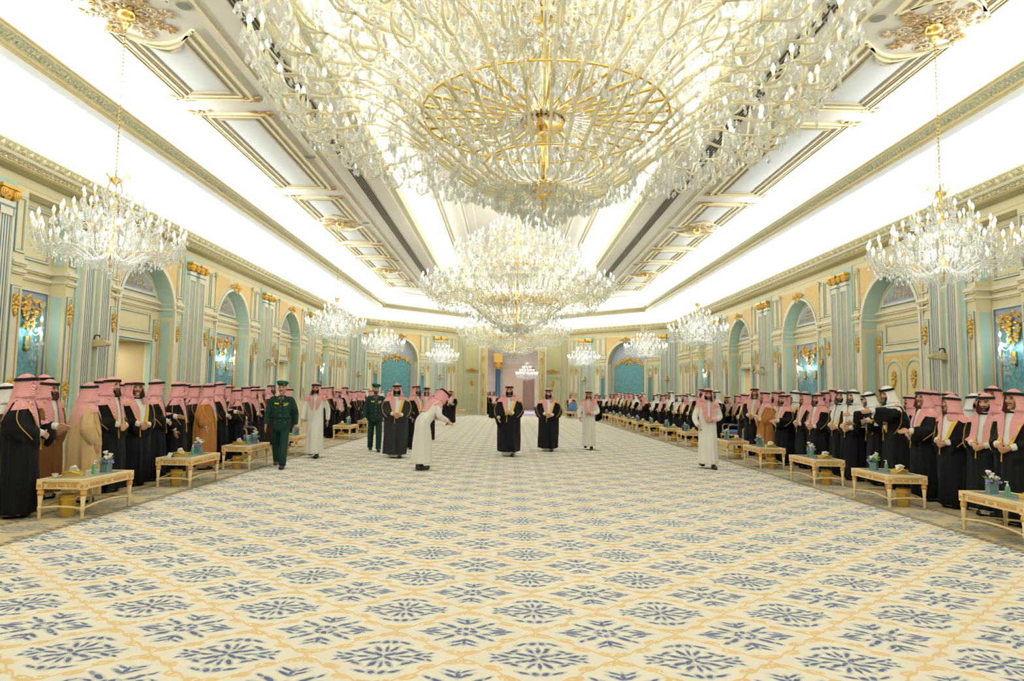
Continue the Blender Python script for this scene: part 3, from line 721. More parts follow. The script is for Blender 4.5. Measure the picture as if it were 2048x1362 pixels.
for sgn in (-1, 1):
    for y0, y1, c0, c1 in panels_:
        m = MB()
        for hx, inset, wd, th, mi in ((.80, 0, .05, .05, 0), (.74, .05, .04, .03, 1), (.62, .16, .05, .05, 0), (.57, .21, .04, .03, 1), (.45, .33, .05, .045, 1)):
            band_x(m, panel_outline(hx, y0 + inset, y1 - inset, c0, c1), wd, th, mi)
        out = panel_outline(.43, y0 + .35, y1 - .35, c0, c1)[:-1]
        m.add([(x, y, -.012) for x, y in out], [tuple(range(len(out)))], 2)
        o = m.build('ceiling_panel', [CREAM, TAUPE, CEILP], ceiling, (sgn * 6.93, 0, CZ))
        for yy, c in ((y0, c0), (y1, c1)):
            if c == 0:
                for e in (-1, 1): ceil_orn(ME_FOL, 'gilt_foliage', o, e * .72, yy)
    # long single moulding and the linear air slot beside the coffer
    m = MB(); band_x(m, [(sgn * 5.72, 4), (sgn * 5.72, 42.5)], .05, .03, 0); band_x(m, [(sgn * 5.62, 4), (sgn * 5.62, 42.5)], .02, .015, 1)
    m.build('ceiling_moulding', [CREAM, TAUPE], ceiling, (0, 0, CZ))
    m = MB()
    for k in range(4): m.box((sgn * (4.86 + .075 * k) - .022, 3, -.012), (sgn * (4.86 + .075 * k) + .022, 42, -.002), 0)
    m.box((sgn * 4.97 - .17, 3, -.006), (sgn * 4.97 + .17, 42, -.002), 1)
    m.build('air_slot', [DARK, TAUPE], ceiling, (0, 0, CZ))
    for y in (11.0, 18.35, 25.6, 33.0):
        m = MB(); m.lathe([(.15, 0), (.15, -.012), (.125, -.02), (0, -.02)], 20, 0, False); m.lathe([(.12, -.021), (0, -.0215)], 20, 1, False)
        o = m.build('ceiling_speaker', [TAUPE, mat('speaker_mesh', (128, 134, 124), .7)], None, (sgn * 5.93, y, CZ))
        tag(o, 'round grey ceiling loudspeaker, %s from the entrance, %s' % ({11.0: 'first', 18.35: 'second', 25.6: 'third', 33.0: 'fourth'}[y], 'officers\' side' if sgn < 0 else 'closed doors\' side'), 'loudspeaker', 'round ceiling loudspeakers')
# inner coffer mouldings
for d_, wd, th in ((7.2, .10, .06), (7.34, .05, .04), (8.1, .08, .05), (8.22, .03, .03), (8.6, .03, .02)):
    m = MB(); P = octagon(d_)
    band_x(m, P + [P[0]], wd, th, 0); m.build('coffer_moulding', [CREAM2 if d_ != 7.34 else GOLDP], ceiling, (0, 0, 8.9))
# moulding that closes the flat ceiling at the far end
for d_, wd in ((2.85, .06), (3.0, .03)):
    m = MB(); P = octagon(d_); band_x(m, [P[1], P[2], P[3], P[4]], wd, .04, 0); m.build('ceiling_moulding', [CREAM], ceiling, (0, 0, CZ))
# rosettes: lacy gilt scrollwork with a brass canopy ring
def rosette():
    mb = MB(); rnd = random.Random(5)
    for k in range(8):
        a = 2 * PI * k / 8
        M = Matrix.Rotation(a, 4, 'Y'); q = MB()
        curl(q, .30, .0, .13, PI, 1.2, .022, 1, 0, .05); curl(q, .50, .10, .11, -PI / 2, 1.1, .02, 1, 0, .05); curl(q, .50, -.10, .11, PI / 2, 1.1, .02, -1, 0, .05); curl(q, .68, 0, .09, PI, 1.0, .018, -1, 0, .05)
        for j in range(7): leaf(q, .2 + .09 * j, (-1) ** j * .05, (-1) ** j * .9, .15, .035, .06)
        for j in range(4): leaf(q, .74, 0, -1.2 + .8 * j, .17, .04, .06)
        leaf(q, .12, 0, 0, .2, .06, .07); mb.add(q.v, q.f, 0 if k % 2 else 1, True, M)
    return mb.mesh('gilt_scrollwork', [mat('antique_gilt', (196, 160, 96), .5, .2, .15, 12), mat('antique_gilt_pale', (214, 192, 146), .5, .1, .1, 12)])
ME_ROS = rosette()
# ================================================================== CHANDELIERS
def glassy(name, tint, body, fac_clear, rough=.06, tr=.5):
    t = NT(name); n, l = t.n, t.l; n.remove(t.b)
    tb = n.new('ShaderNodeBsdfTransparent'); tb.inputs[0].default_value = lin(tint)
    gl = n.new('ShaderNodeBsdfGlossy'); gl.inputs['Roughness'].default_value = rough; gl.inputs[0].default_value = (1, 1, .97, 1)
    df = n.new('ShaderNodeBsdfDiffuse'); df.inputs[0].default_value = lin(body)
    tl = n.new('ShaderNodeBsdfTranslucent'); tl.inputs[0].default_value = lin(body)
    m1 = n.new('ShaderNodeMixShader'); m1.inputs[0].default_value = .5; l.new(df.outputs[0], m1.inputs[1]); l.new(tl.outputs[0], m1.inputs[2])
    lw = n.new('ShaderNodeLayerWeight'); lw.inputs[0].default_value = .45
    m2 = n.new('ShaderNodeMixShader'); l.new(lw.outputs['Facing'], m2.inputs[0]); l.new(m1.outputs[0], m2.inputs[1]); l.new(gl.outputs[0], m2.inputs[2])
    m3 = n.new('ShaderNodeMixShader'); m3.inputs[0].default_value = fac_clear; l.new(m2.outputs[0], m3.inputs[1]); l.new(tb.outputs[0], m3.inputs[2])
    l.new(m3.outputs[0], t.out.inputs['Surface']); return t.mat
CLEAR = glassy('clear_glass_arm', (250, 251, 248), (246, 246, 240), .45, .08)
CRYSTAL = glassy('cut_crystal', (248, 250, 249), (246, 247, 244), .56)
ARMGLASS = glassy('straw_glass_arm', (250, 245, 222), (248, 242, 212), .34, .08)
def emit(name, col, st):
    t = NT(name); t.base((0, 0, 0, 1)); t.b.inputs['Emission Color'].default_value = lin(col); t.b.inputs['Emission Strength'].default_value = st
    t.mat.cycles.emission_sampling = 'NONE'; return t.mat
BULB = emit('lit_candle_bulb', (255, 253, 246), 9)
CANDLE = mat('ivory_candle_tube', (240, 222, 165), .5, vary=0)
def bez(p, n):
    """Catmull-Rom through points"""
    P = [Vector(p[0]) * 2 - Vector(p[1])] + [Vector(q) for q in p] + [Vector(p[-1]) * 2 - Vector(p[-2])]; out = []
    for i in range(1, len(P) - 2):
        for k in range(n):
            t = k / n; a, b, c, d = P[i - 1], P[i], P[i + 1], P[i + 2]
            out.append(.5 * ((2 * b) + (c - a) * t + (2 * a - 5 * b + 4 * c - d) * t * t + (3 * b - a - 3 * c + d) * t ** 3))
    out.append(P[-2]); return out
def drop_unit(mb, x, y, z, L, mi=0, ns=5, rot=0.0):
    """one cut pendant hanging from z (top) with a small bead above"""
    r = L * .22; v = [(x, y, z)]
    for rr, dz in ((r * .45, -.22), (r, -.70)):
        for k in range(ns):
            a = rot + 2 * PI * k / ns; v.append((x + rr * math.cos(a), y + rr * math.sin(a), z + L * dz))
    v.append((x, y, z - L)); f = []
    for k in range(ns):
        k2 = (k + 1) % ns; f += [(0, 1 + k2, 1 + k), (1 + k, 1 + k2, 1 + ns + k2, 1 + ns + k), (1 + ns + k, 1 + ns + k2, 1 + 2 * ns)]
    mb.add(v, f, mi, False)
def bead(mb, x, y, z, r, mi=0):
    mb.add([(x, y, z + r), (x + r, y, z), (x, y + r, z), (x - r, y, z), (x, y - r, z), (x, y, z - r)], [(0, 1, 2), (0, 2, 3), (0, 3, 4), (0, 4, 1), (5, 2, 1), (5, 3, 2), (5, 4, 3), (5, 1, 4)], mi, False)
def candle_mesh(sc):
    m = MB(); m.lathe([(.016 * sc, 0), (.016 * sc, .13 * sc)], 8, 0); m.lathe([(.012 * sc, .13 * sc), (.026 * sc, .165 * sc), (.024 * sc, .19 * sc), (.008 * sc, .235 * sc), (0, .245 * sc)], 8, 1)
    return m.mesh('candle', [CANDLE, BULB])
def dish(m, x, z, r, mi=1):
    M = Matrix.Translation((x, 0, z)); m.lathe([(.02, -.02), (r * .7, -.005), (r, .03), (r * .92, .034), (r * .6, .008), (0, .005)], 10, mi, False, M)
def make_chandelier(name, z0, tiers, stem, extra, drop_len, ball=True, seed=1, density=1.0, candle_scale=1.0, glass=None):
    """tiers: dicts r,h,n,root,(path),cands ; heights absolute, z0 = height of the lowest point"""
    rnd = random.Random(seed); root = empty(name); cm = candle_mesh(candle_scale); cry = MB()
    for T in tiers:
        am = MB(); pts = bez([(p[0], 0, p[1] - z0) for p in T['path']], 6); rt = T.get('tube', .02)
        am.tube(pts, [rt * (1.0 if i < len(pts) * .75 else .8) for i in range(len(pts))], 5, 0)
        for (lr, lz, lrad, a0, trn) in T.get('loops', []):
            N = max(10, int(16 * trn)); am.tube([(lr + lrad * math.cos(a0 + 2 * PI * trn * k / N), 0, lz - z0 + lrad * math.sin(a0 + 2 * PI * trn * k / N)) for k in range(N + 1)], rt * .8, 5, 0)
        for (cr, cz, da) in T['cands']: 
            c_, s_ = math.cos(da), math.sin(da)
            am.lathe([(.015, -.03), (T['dish'] * .7, -.012), (T['dish'], .03), (T['dish'] * .9, .036), (T['dish'] * .5, .008), (0, .004)], 9, 1, False, Matrix.Translation((cr * c_, cr * s_, cz - z0)))
            if abs(da) > 1e-4 or (cr, cz) != T['path'][-1]:
                b0 = pts[int(len(pts) * .78)]; am.tube(bez([b0, ((b0.x * .45 + cr * c_ * .55), cr * s_ * .7, min(b0.z, cz - z0) - .04 + .0), (cr * c_, cr * s_, cz - z0 - .02)], 5), rt * .75, 5, 0)
        me = am.mesh('arm', [glass or ARMGLASS, CRYSTAL])
        for k in range(T['n']):
            a = T.get('ph', 0) + 2 * PI * k / T['n']; arm = link('arm', me, root, (0, 0, 0), a)
            ca, sa = math.cos(a), math.sin(a)
            for (cr, cz, da) in T['cands']:
                x, y = cr * math.cos(da), cr * math.sin(da); link('candle', cm, arm, (x, y, cz - z0 + .01))
                wx, wy = cr * math.cos(a + da), cr * math.sin(a + da)
                nd = int(7 * density) + 1
                for j in range(nd):
                    b = 2 * PI * j / nd + rnd.random(); rr = T['dish'] * .95
                    drop_unit(cry, wx + rr * math.cos(b), wy + rr * math.sin(b), cz - z0 + .02, drop_len * rnd.uniform(.8, 1.25), 0, 5, rnd.random() * 2)
                # long pendant under the dish
                zz = cz - z0 - .04
                for j in range(3): bead(cry, wx, wy, zz - .03 - j * .035, .014)
                drop_unit(cry, wx, wy, zz - .14, drop_len * 1.35, 0, 6)
            st = max(2, int(len(pts) / (9 * density)))
            for i in range(2, len(pts) - 1, st):
                p = pts[i]; jit = rnd.uniform(-.02, .02); x, y = p.x * ca - jit * sa, p.x * sa + jit * ca
                nb = rnd.choice((0, 1, 2, 4)); z = p.z - .02
                for j in range(nb): bead(cry, x, y, z - .03 * j, .012)
                drop_unit(cry, x, y, z - .03 * nb, drop_len * rnd.uniform(.75, 1.2), 0, 5, rnd.random() * 2)
            if T.get('swag'):      # bead garlands between neighbouring candles
                a2 = a + 2 * PI / T['n']; r_, h_, sag = T['swag']; NB = T.get('nb', 9)
                for j in range(NB):
                    t = j / NB; aa = a + (a2 - a) * t; zz = h_ - z0 - sag * 4 * t * (1 - t); bead(cry, r_ * math.cos(aa), r_ * math.sin(aa), zz, .016)
    # rings of pendants (skirts) and hanging strings given by the caller
    for (r, h, n, L, strings) in extra:
        for k in range(int(n * density)):
            a = 2 * PI * (k + rnd.random() * .5) / (n * density); rr = r * rnd.uniform(.96, 1.04); x, y = rr * math.cos(a), rr * math.sin(a); z = h - z0 + rnd.uniform(-.04, .04)
            for j in range(strings): bead(cry, x, y, z - .034 * j, .015)
            drop_unit(cry, x, y, z - .034 * strings, L * rnd.uniform(.85, 1.2), 0, 5, rnd.random() * 2)
    if ball: cry.ball((0, 0, .06), .06, 10, 6)
    stuff(cry.build('crystal_drops', CRYSTAL, root))
    stem(root, z0)
    return root
def big_stem(root, z0):
    m = MB(); m.lathe([(0, 4.0 - z0), (.03, 4.02 - z0), (.03, 4.14 - z0), (.11, 4.2 - z0), (.05, 4.24 - z0), (.16, 4.28 - z0), (.20, 4.34 - z0), (.16, 4.40 - z0), (.05, 4.42 - z0), (.055, 5.0 - z0), (.09, 5.04 - z0), (.055, 5.1 - z0), (.055, 6.3 - z0), (.10, 6.33 - z0), (.05, 6.4 - z0), (.05, 8.5 - z0), (.09, 8.55 - z0), (.04, 8.6 - z0), (.04, 8.85 - z0)], 14)
    m.build('stem', BRASS, root)
    m = MB(); m.lathe([(.06, 5.10 - z0), (.25, 5.13 - z0), (.27, 5.17 - z0), (.25, 5.22 - z0), (.06, 5.25 - z0)], 24, 0, False); m.build('hub', BRASS, root)
    m = MB(); m.lathe([(.06, 6.62 - z0), (.2, 6.65 - z0), (.22, 6.7 - z0), (.06, 6.76 - z0)], 20, 0, False); m.build('hub', BRASS, root)
    m = MB(); m.tube([(.2, 0, 0), (.32, 0, .05), (1.55, 0, .02)], [.022, .022, .02], 6); m.ball((1.56, 0, .02), .035, 6, 4); ms = m.mesh('spoke', BRASS)
    for k in range(28): link('spoke', ms, root, (0, 0, 5.22 - z0), 2 * PI * k / 28)
    m = MB(); m.tube([(.18, 0, 0), (.3, 0, .04), (1.1, 0, 0)], .018, 6); ms2 = m.mesh('spoke', BRASS)
    for k in range(20): link('spoke', ms2, root, (0, 0, 6.70 - z0), 2 * PI * k / 20)
    for r, h in ((1.56, 5.24), (1.1, 6.7), (.75, 4.62)):
        m = MB(); m.tube([(r * math.cos(2 * PI * k / 40), r * math.sin(2 * PI * k / 40), h - z0) for k in range(40)], .018, 5, 0, closed=True); m.build('ring', BRASS, root)
    m = MB(); m.lathe([(.05, 8.66 - z0), (.16, 8.72 - z0), (.3, 8.84 - z0), (.32, 8.9 - z0)], 24); m.build('canopy', BRASS, root)
BZ0 = 3.72
BIG = [
    dict(r=3.6, n=36, tube=.022, dish=.10, path=[(.22, 4.32), (.7, 4.28), (1.25, 4.62), (1.75, 5.05), (2.3, 5.32), (2.75, 5.28), (3.15, 5.36), (3.42, 5.62)], loops=[(1.5, 5.12, .22, -PI / 2, .8), (2.35, 5.56, .20, -PI * .6, .85), (2.85, 5.05, .17, PI / 2, .8)],
         cands=[(3.42, 5.66, 0), (3.60, 5.86, .05), (3.12, 5.98, -.05)], swag=(3.45, 5.6, .18), nb=12),
    dict(r=2.9, n=30, ph=.05, tube=.021, dish=.10, path=[(.25, 5.24), (.8, 5.1), (1.4, 5.42), (2.0, 5.85), (2.5, 5.85), (2.85, 6.2)], loops=[(1.55, 5.78, .2, -PI / 2, .8), (2.25, 6.05, .17, -PI / 2, .8)], cands=[(2.85, 6.24, 0), (2.55, 6.48, .07)], swag=(2.8, 6.2, .15), nb=10),
    dict(r=2.35, n=26, ph=.1, tube=.022, dish=.09, path=[(.2, 6.3), (.7, 6.15), (1.3, 6.5), (1.85, 6.65), (2.2, 6.95)], loops=[(1.3, 6.75, .18, -PI / 2, .8)], cands=[(2.2, 6.99, 0), (2.4, 7.15, .08)], swag=(2.2, 6.95, .15), nb=10),
    dict(r=1.8, n=20, ph=.02, tube=.022, dish=.09, path=[(.2, 6.8), (.6, 6.7), (1.1, 7.1), (1.5, 7.2), (1.75, 7.5)], loops=[(1.05, 7.3, .16, -PI / 2, .8)], cands=[(1.75, 7.54, 0), (1.5, 7.7, .1)], swag=(1.7, 7.5, .14), nb=10),
    dict(r=1.1, n=14, tube=.02, dish=.085, path=[(.15, 7.4), (.45, 7.35), (.75, 7.75), (1.05, 8.0)], loops=[(.6, 7.85, .13, -PI / 2, .8)], cands=[(1.05, 8.04, 0), (.8, 8.2, .15)], swag=(1.0, 8.0, .12), nb=8)]
BIG_EXTRA = [(3.3, 5.35, 150, .13, 2), (3.0, 5.15, 130, .13, 3), (2.7, 5.0, 110, .13, 2), (2.3, 4.95, 100, .12, 4), (1.9, 4.85, 90, .12, 2), (1.5, 4.65, 80, .12, 3), (1.15, 4.5, 70, .12, 2), (.85, 4.38, 60, .12, 3), (.6, 4.22, 50, .12, 1), (.42, 4.1, 36, .12, 0), (.28, 3.98, 26, .11, 0), (.14, 3.9, 14, .10, 0),
             (2.6, 5.9, 80, .12, 5), (2.0, 6.0, 70, .12, 7), (1.5, 6.2, 60, .12, 9), (1.0, 6.4, 50, .12, 12), (.6, 6.4, 36, .12, 14), (1.9, 6.7, 60, .12, 3), (1.4, 7.0, 50, .12, 5), (.9, 7.3, 40, .12, 8), (.5, 7.7, 30, .12, 10), (.4, 8.3, 24, .12, 8)]
big = make_chandelier('grand_chandelier', BZ0, BIG, big_stem, BIG_EXTRA, .12, True, 3, 1.25, 1.25)
BIGPOS = [(.13, 8.69, 'grand tiered crystal chandelier hanging nearest to the hall entrance, above empty carpet'), (0.0, 26.2, 'grand tiered crystal chandelier hanging in the middle of the three in the row'), (0.0, 43.6, 'grand tiered crystal chandelier hanging just before the open great doorway')]
def lamp(parent, name, loc, energy, radius, col=(.99, .985, .97)):
    l = bpy.data.lights.new(name, 'POINT'); l.energy = energy; l.shadow_soft_size = radius; l.color = col
    o = bpy.data.objects.new(name, l); COL.objects.link(o); o.parent = parent; o.location = loc; return o
for i, (x, y, lb) in enumerate(BIGPOS):
    o = big if i == 0 else copy_tree(big)
    o.location = (x, y, BZ0); o.scale = (1.04, 1.04, 1.0); tag(o, lb, 'chandelier', 'grand chandeliers down the middle of the hall')
    if i: o.rotation_euler = (0, 0, .07 * i)
for x, y, lb in BIGPOS:
    e = [o for o in bpy.data.objects if o.type == 'EMPTY' and o.name.startswith('grand_chandelier') and abs(o.location.y - y) < .01][0]
    for k in range(4): lamp(e, 'chandelier_glow', (1.9 * math.cos(k * PI / 2 + .4), 1.9 * math.sin(k * PI / 2 + .4), 6.05 - BZ0), LAMP_BIG, .35)
    lamp(e, 'chandelier_glow', (0.25, 0, 4.75 - BZ0), LAMP_BIG * .5, .2); lamp(e, 'chandelier_glow', (.25, 0, 7.3 - BZ0), LAMP_BIG * .6, .25)
# ---------------------------------------------------------------- small chandeliers on chains
SZ0 = 3.42
def small_stem(root, z0, chain_top=8.12, ros=True):
    m = MB(); m.lathe([(0, 3.6 - z0), (.025, 3.62 - z0), (.02, 3.72 - z0), (.07, 3.78 - z0), (.09, 3.85 - z0), (.04, 3.92 - z0), (.03, 4.2 - z0), (.07, 4.26 - z0), (.03, 4.3 - z0), (.03, 4.7 - z0), (.06, 4.75 - z0), (.03, 4.8 - z0), (.03, 5.05 - z0), (.08, 5.1 - z0), (.09, 5.16 - z0), (.02, 5.2 - z0), (.012, 5.3 - z0)], 12)
    m.build('stem', BRASS, root)
    m = MB(); top = chain_top - z0; z = 5.28 - z0; k = 0
    while z < top - .3:
        ln = .075; M = Matrix.Translation((0, 0, z + ln / 2)) @ Matrix.Rotation(PI / 2 * (k % 2), 4, 'Z')
        m.tube([(.017 * math.cos(2 * PI * j / 6), 0, ln * .56 * math.sin(2 * PI * j / 6)) for j in range(6)], .0062, 4, 0, True, M, closed=True); z += ln * .92; k += 1
    stuff(m.build('chain', BRASS, root))
    m = MB(); m.lathe([(.02, top - .34), (.035, top - .3), (.03, top - .24), (.09, top - .2), (.05, top - .16), (.14, top - .11), (.16, top - .03), (.17, top)], 18); m.build('canopy', BRASS, root)
    # crown of leaves at the top
    m = MB()
    for j in range(6):
        M = Matrix.Rotation(j * PI / 3, 4, 'Z'); m.tube([tuple(M @ Vector(p)) for p in bez([(.05, 0, 4.85 - z0), (.13, 0, 4.95 - z0), (.10, 0, 5.12 - z0), (.2, 0, 5.25 - z0), (.27, 0, 5.17 - z0)], 4)], .019, 5)
    m.build('top_scroll', ARMGLASS, root)
SMALL = [
    dict(r=1.15, n=20, tube=.014, dish=.055, path=[(.06, 3.86), (.3, 3.72), (.6, 3.86), (.9, 3.86), (1.1, 4.0)], loops=[(.62, 3.98, .09, -PI / 2, .8)], cands=[(1.1, 4.03, 0), (1.18, 4.14, .08)], swag=(1.08, 3.98, .08), nb=7),
    dict(r=.85, n=16, ph=.1, tube=.013, dish=.055, path=[(.05, 4.25), (.3, 4.1), (.55, 4.22), (.78, 4.36)], loops=[(.45, 4.3, .08, -PI / 2, .8)], cands=[(.78, 4.39, 0)], swag=(.76, 4.33, .08), nb=6),
    dict(r=.5, n=10, ph=.2, tube=.012, dish=.05, path=[(.04, 4.5), (.2, 4.42), (.35, 4.55), (.48, 4.65)], cands=[(.48, 4.68, 0)], swag=(.46, 4.62, .06), nb=6)]
SMALL_EXTRA = [(1.0, 3.86, 60, .07, 0), (.85, 3.8, 50, .075, 0), (.7, 3.74, 46, .075, 0), (.5, 3.7, 36, .075, 0), (.32, 3.66, 26, .07, 0), (.15, 3.64, 14, .07, 0), (.7, 4.1, 40, .07, 1), (.5, 4.2, 36, .07, 1), (.3, 4.35, 26, .07, 2), (.22, 4.75, 18, .07, 1), (.2, 4.95, 18, .08, 0), (.16, 5.05, 14, .07, 0), (.26, 5.15, 12, .07, 0), (.22, 4.6, 18, .07, 3), (.17, 4.85, 22, .09, 1), (.19, 5.0, 22, .09, 1), (.14, 4.7, 20, .1, 2), (.28, 5.2, 16, .08, 1)]
small = make_chandelier('crystal_chandelier', SZ0, SMALL, small_stem, SMALL_EXTRA, .075, True, 9, .8, .95, CLEAR)
m = MB(); ros = link('rosette', ME_ROS, small, (0, 0, CZ - SZ0)); ros.rotation_euler = (-PI / 2, 0, 0); ros.scale = (1, .6, 1)
SMALLPOS = []
for sgn in (-1, 1):
    side = 'the officers\' side' if sgn < 0 else 'the side with the closed panelled doors'
    for k, (x, y) in enumerate(((7.05, 11.25), (6.95, 25.7), (6.95, 35.6))): SMALLPOS.append((sgn * x, y, CZ, '%s chain-hung crystal chandelier from the entrance on %s' % (('first', 'second', 'third')[k], side)))
    SMALLPOS.append((sgn * 4.9, 46.6, 7.5, 'crystal chandelier hanging beside the great doorway on %s' % side))
for i, (x, y, top, lb) in enumerate(SMALLPOS):
    o = small if i == 0 else copy_tree(small)
    o.location = (x, y, SZ0); o.rotation_euler = (0, 0, .31 * i); o.scale = (.95, .95, 1)
    tag(o, lb, 'chandelier', 'small chain-hung chandeliers')
    SMALLPOS[i] = (o, x, y, top, lb)
for o, x, y, top, lb in SMALLPOS: lamp(o, 'chandelier_glow', (0, 0, 4.15 - SZ0), LAMP_SMALL, .45, (.96, .98, 1))
# ================================================================== HALL BEYOND THE GREAT DOORWAY
LILAC = mat('lilac_carpet', (200, 184, 206), .9, vary=.05); MARBLE = mat('white_marble', (216, 206, 188), .35, vary=.10, scale=2.2)
ROSEW = mat('rose_panelled_wall', (208, 190, 160), .5, vary=.04); BROWN = mat('brown_timber_door', (158, 128, 112), .45, vary=.08); BLUEC = mat('blue_mosaic_column', (58, 96, 112), .35, vary=.3, scale=18)
BY = 68.0
m = MB(); m.box((-9.2, EY + .35, 6.2), (9.2, EY + .6, 7.8)); struct(m.build('wall_back_lintel', ROSEW))
m = MB(); m.box((-9, EY + .6, -.15), (9, BY, 0.0)); struct(m.build('floor_2', LILAC))
m = MB(); m.box((-9, EY + .6, 7.325), (9, BY, 7.5)); struct(m.build('ceiling_2', CEILP))
m = MB(); m.box((-9, BY, 0), (9, BY + .2, 7.8), 0); bw = struct(m.build('wall_back_hall', [MARBLE]))
for e, nm in ((-1, 'wall_back_hall_left'), (1, 'wall_back_hall_right')):
    m = MB(); xa, xb = sorted((e * 9, e * 9.2)); m.box((xa, EY + .6, 0), (xb, BY, 7.8)); struct(m.build(nm, MARBLE))
    m = MB(); xa, xb = sorted((e * 4.35, e * 9.2)); m.box((xa, EY + .35, 0), (xb, EY + .6, 7.8)); struct(m.build(nm.replace('hall', 'return'), ROSEW))
m = MB(); m.box((-.95, -.12, 0), (1.15, 0, 4.6), 0); m.frame(-.8, 1.0, .3, 1.3, .05, -.15, -.12, 1); m.frame(-.8, 1.0, 1.5, 4.3, .05, -.15, -.12, 1); m.build('rose_panel', [ROSEW, GOLDP], bw, (0, BY, 0))
m = MB(); m.box((1.2, -.1, 0), (2.3, 0, 4.3), 0); m.frame(1.3, 2.2, .2, 4.1, .06, -.14, -.1, 0); m.build('timber_door', [BROWN], bw, (0, BY, 0))
m = MB(); m.box((2.9, -.12, .1), (3.9, 0, 1.1), 0); m.frame(2.5, 4.2, 0, 1.3, .08, -.1, 0, 1); m.frame(2.5, 4.2, 1.5, 4.5, .08, -.1, 0, 1); m.build('marble_panel', [BLUEC, CREAM2], bw, (0, BY, 0))
m = MB(); m.box((-9, -.06, 0), (9, 0, .35)); m.build('skirting', [mat('dark_skirting', (86, 82, 80), .4)], bw, (0, BY, 0))
for x, y in ((-1.35, 66.9), (4.3, 66.9), (-3.6, 66.9)):
    m = MB(); m.lathe([(.34, 0), (.34, .3), (.24, .36), (.24, 4.0), (.26, 4.05)], 20, 0); 
    c_ = empty('mosaic_column', (x, y, 0)); m.build('shaft', BLUEC, c_); m = MB(); m.lathe([(.26, 4.05), (.3, 4.2), (.36, 4.45), (.4, 4.6), (.4, 4.7)], 16); m.box((-.42, -.42, 4.7), (.42, .42, 5.6))
    for k in range(10): a = 2 * PI * k / 10; m.ball((.33 * math.cos(a), .33 * math.sin(a), 4.35), (.09, .09, .16), 6, 4)
    m.build('capital', GOLD, c_); tag(c_, 'blue mosaic column with gilt capital beyond the doorway, %s' % {-1.35: 'nearest the rose panelled wall', 4.3: 'beside the marble panel', -3.6: 'in front of white marble'}[x], 'column', 'columns beyond the doorway')
strip('back_hall_ceiling_light', 0, 60, 7.3, 10, 4, 0, 0, 760, (1, .98, .95))
o = copy_tree(small); o.location = (1.38, 62.0, 2.72); o.scale = (.86, .86, .98)
for c_ in list(o.children):
    if c_.name.startswith(('chandelier_glow', 'rosette')): bpy.data.objects.remove(c_)
tag(o, 'crystal chandelier hanging in the hall beyond the open doorway', 'chandelier')

# ================================================================== SCONCES AND LOUDSPEAKER BRACKETS
def make_sconce():
    r = empty('wall_sconce'); m = MB(); m.box((-.05, 0, -.12), (.05, .03, .10)); m.ball((0, .03, -.12), (.04, .03, .05), 8, 5); m.build('backplate', BRASS, r)
    am = MB(); am.tube(bez([(0, .02, -.04), (0, .10, -.10), (0, .17, -.06), (0, .20, .02)], 5), .01, 5); am.lathe([(.012, 0), (.045, .015), (.04, .02), (0, .01)], 9, 1, False, Matrix.Translation((0, .2, .02))); me = am.mesh('arm', [ARMGLASS, CRYSTAL])
    cm = candle_mesh(.85); cry = MB(); rnd = random.Random(2)
    for k, (a, z, s_) in enumerate(((-.75, -.03, 1), (0, .22, .6), (.75, -.03, 1))):
        arm = link('arm', me, r, (0, .02 if k != 1 else .05, z), a); link('candle', cm, arm, (0, .2, .03))
        for j in range(9):
            b = 2 * PI * j / 9; R_ = Matrix.Rotation(a, 3, 'Z') @ Vector((0, .2, 0)); drop_unit(cry, R_.x + .045 * math.cos(b), R_.y + .045 * math.sin(b), z + .03, .07, 0, 4)
    for j in range(30): drop_unit(cry, rnd.uniform(-.17, .17), rnd.uniform(.05, .24), rnd.uniform(-.22, .1), .075, 0, 4)
    for j in range(9): a = 2 * PI * j / 9; drop_unit(cry, .05 * math.cos(a), .13 + .05 * math.sin(a), -.24, .085, 0, 4)
    drop_unit(cry, 0, .13, -.33, .1); m = MB(); m.tube([(0, .12, .25), (0, .12, .62)], [.012, .003], 6); m.build('spire', CRYSTAL, r)
    stuff(cry.build('crystal_drops', CRYSTAL, r)); return r
sc0 = make_sconce()
for i, (wl, q, off, z) in enumerate(SCONCE_AT):
    o = sc0 if i == 0 else copy_tree(sc0); o.location = wl.world(q, off + .04, z); o.rotation_euler = (0, 0, wl.rot); o.scale = (1.3, 1.3, 1.3)
    side = 'officers\' side' if wl is WL else 'closed doors\' side'
    tag(o, 'lit crystal sconce on blue damask in %s, %s' % ({15.4: 'square recess near the entrance', 39.1: 'square recess near the great doorway', 25.55: 'arched niche, entrance end', 26.45: 'arched niche, doorway end'}[q], side), 'sconce', 'crystal wall sconces')
for i, (wl, q, off, z) in enumerate(SCONCE_AT):
    l_ = lamp(None, 'sconce_glow', wl.world(q, off + .3, z + .25), 9, .06, (.86, .93, 1))
spk = MB(); spk.prism([(0, -.09), (.42, -.05), (.46, -.02), (.46, .02), (.36, .09), (0, .10)], -.10, .10, 0)
ME_SPK = spk.mesh('housing', mat('beige_housing', (206, 190, 140), .5)); cb = MB(); cb.tube(bez([(.06, 0, .1), (.08, 0, .2), (.18, 0, .21), (.2, 0, .16)], 5), .016, 6); ME_CAB = cb.mesh('cable', DARK)
for i, (wl, q, z) in enumerate(SPEAKER_AT):
    p = wl.world(q, .06, z); o = empty('wall_loudspeaker', p, wl.rot + PI / 2); link('housing', ME_SPK, o); link('cable', ME_CAB, o)
    side = 'officers\' side' if p.x < 0 else 'closed doors\' side'
    tag(o, 'beige wedge-shaped loudspeaker on twin pilasters %s, %s' % ('beside the great doorway' if p.y > 48 else 'at the hall corner' if p.y > 44 else 'near the hall entrance' if p.y < 20 else 'midway along the wall', side), 'loudspeaker', 'wedge loudspeakers on pilasters')

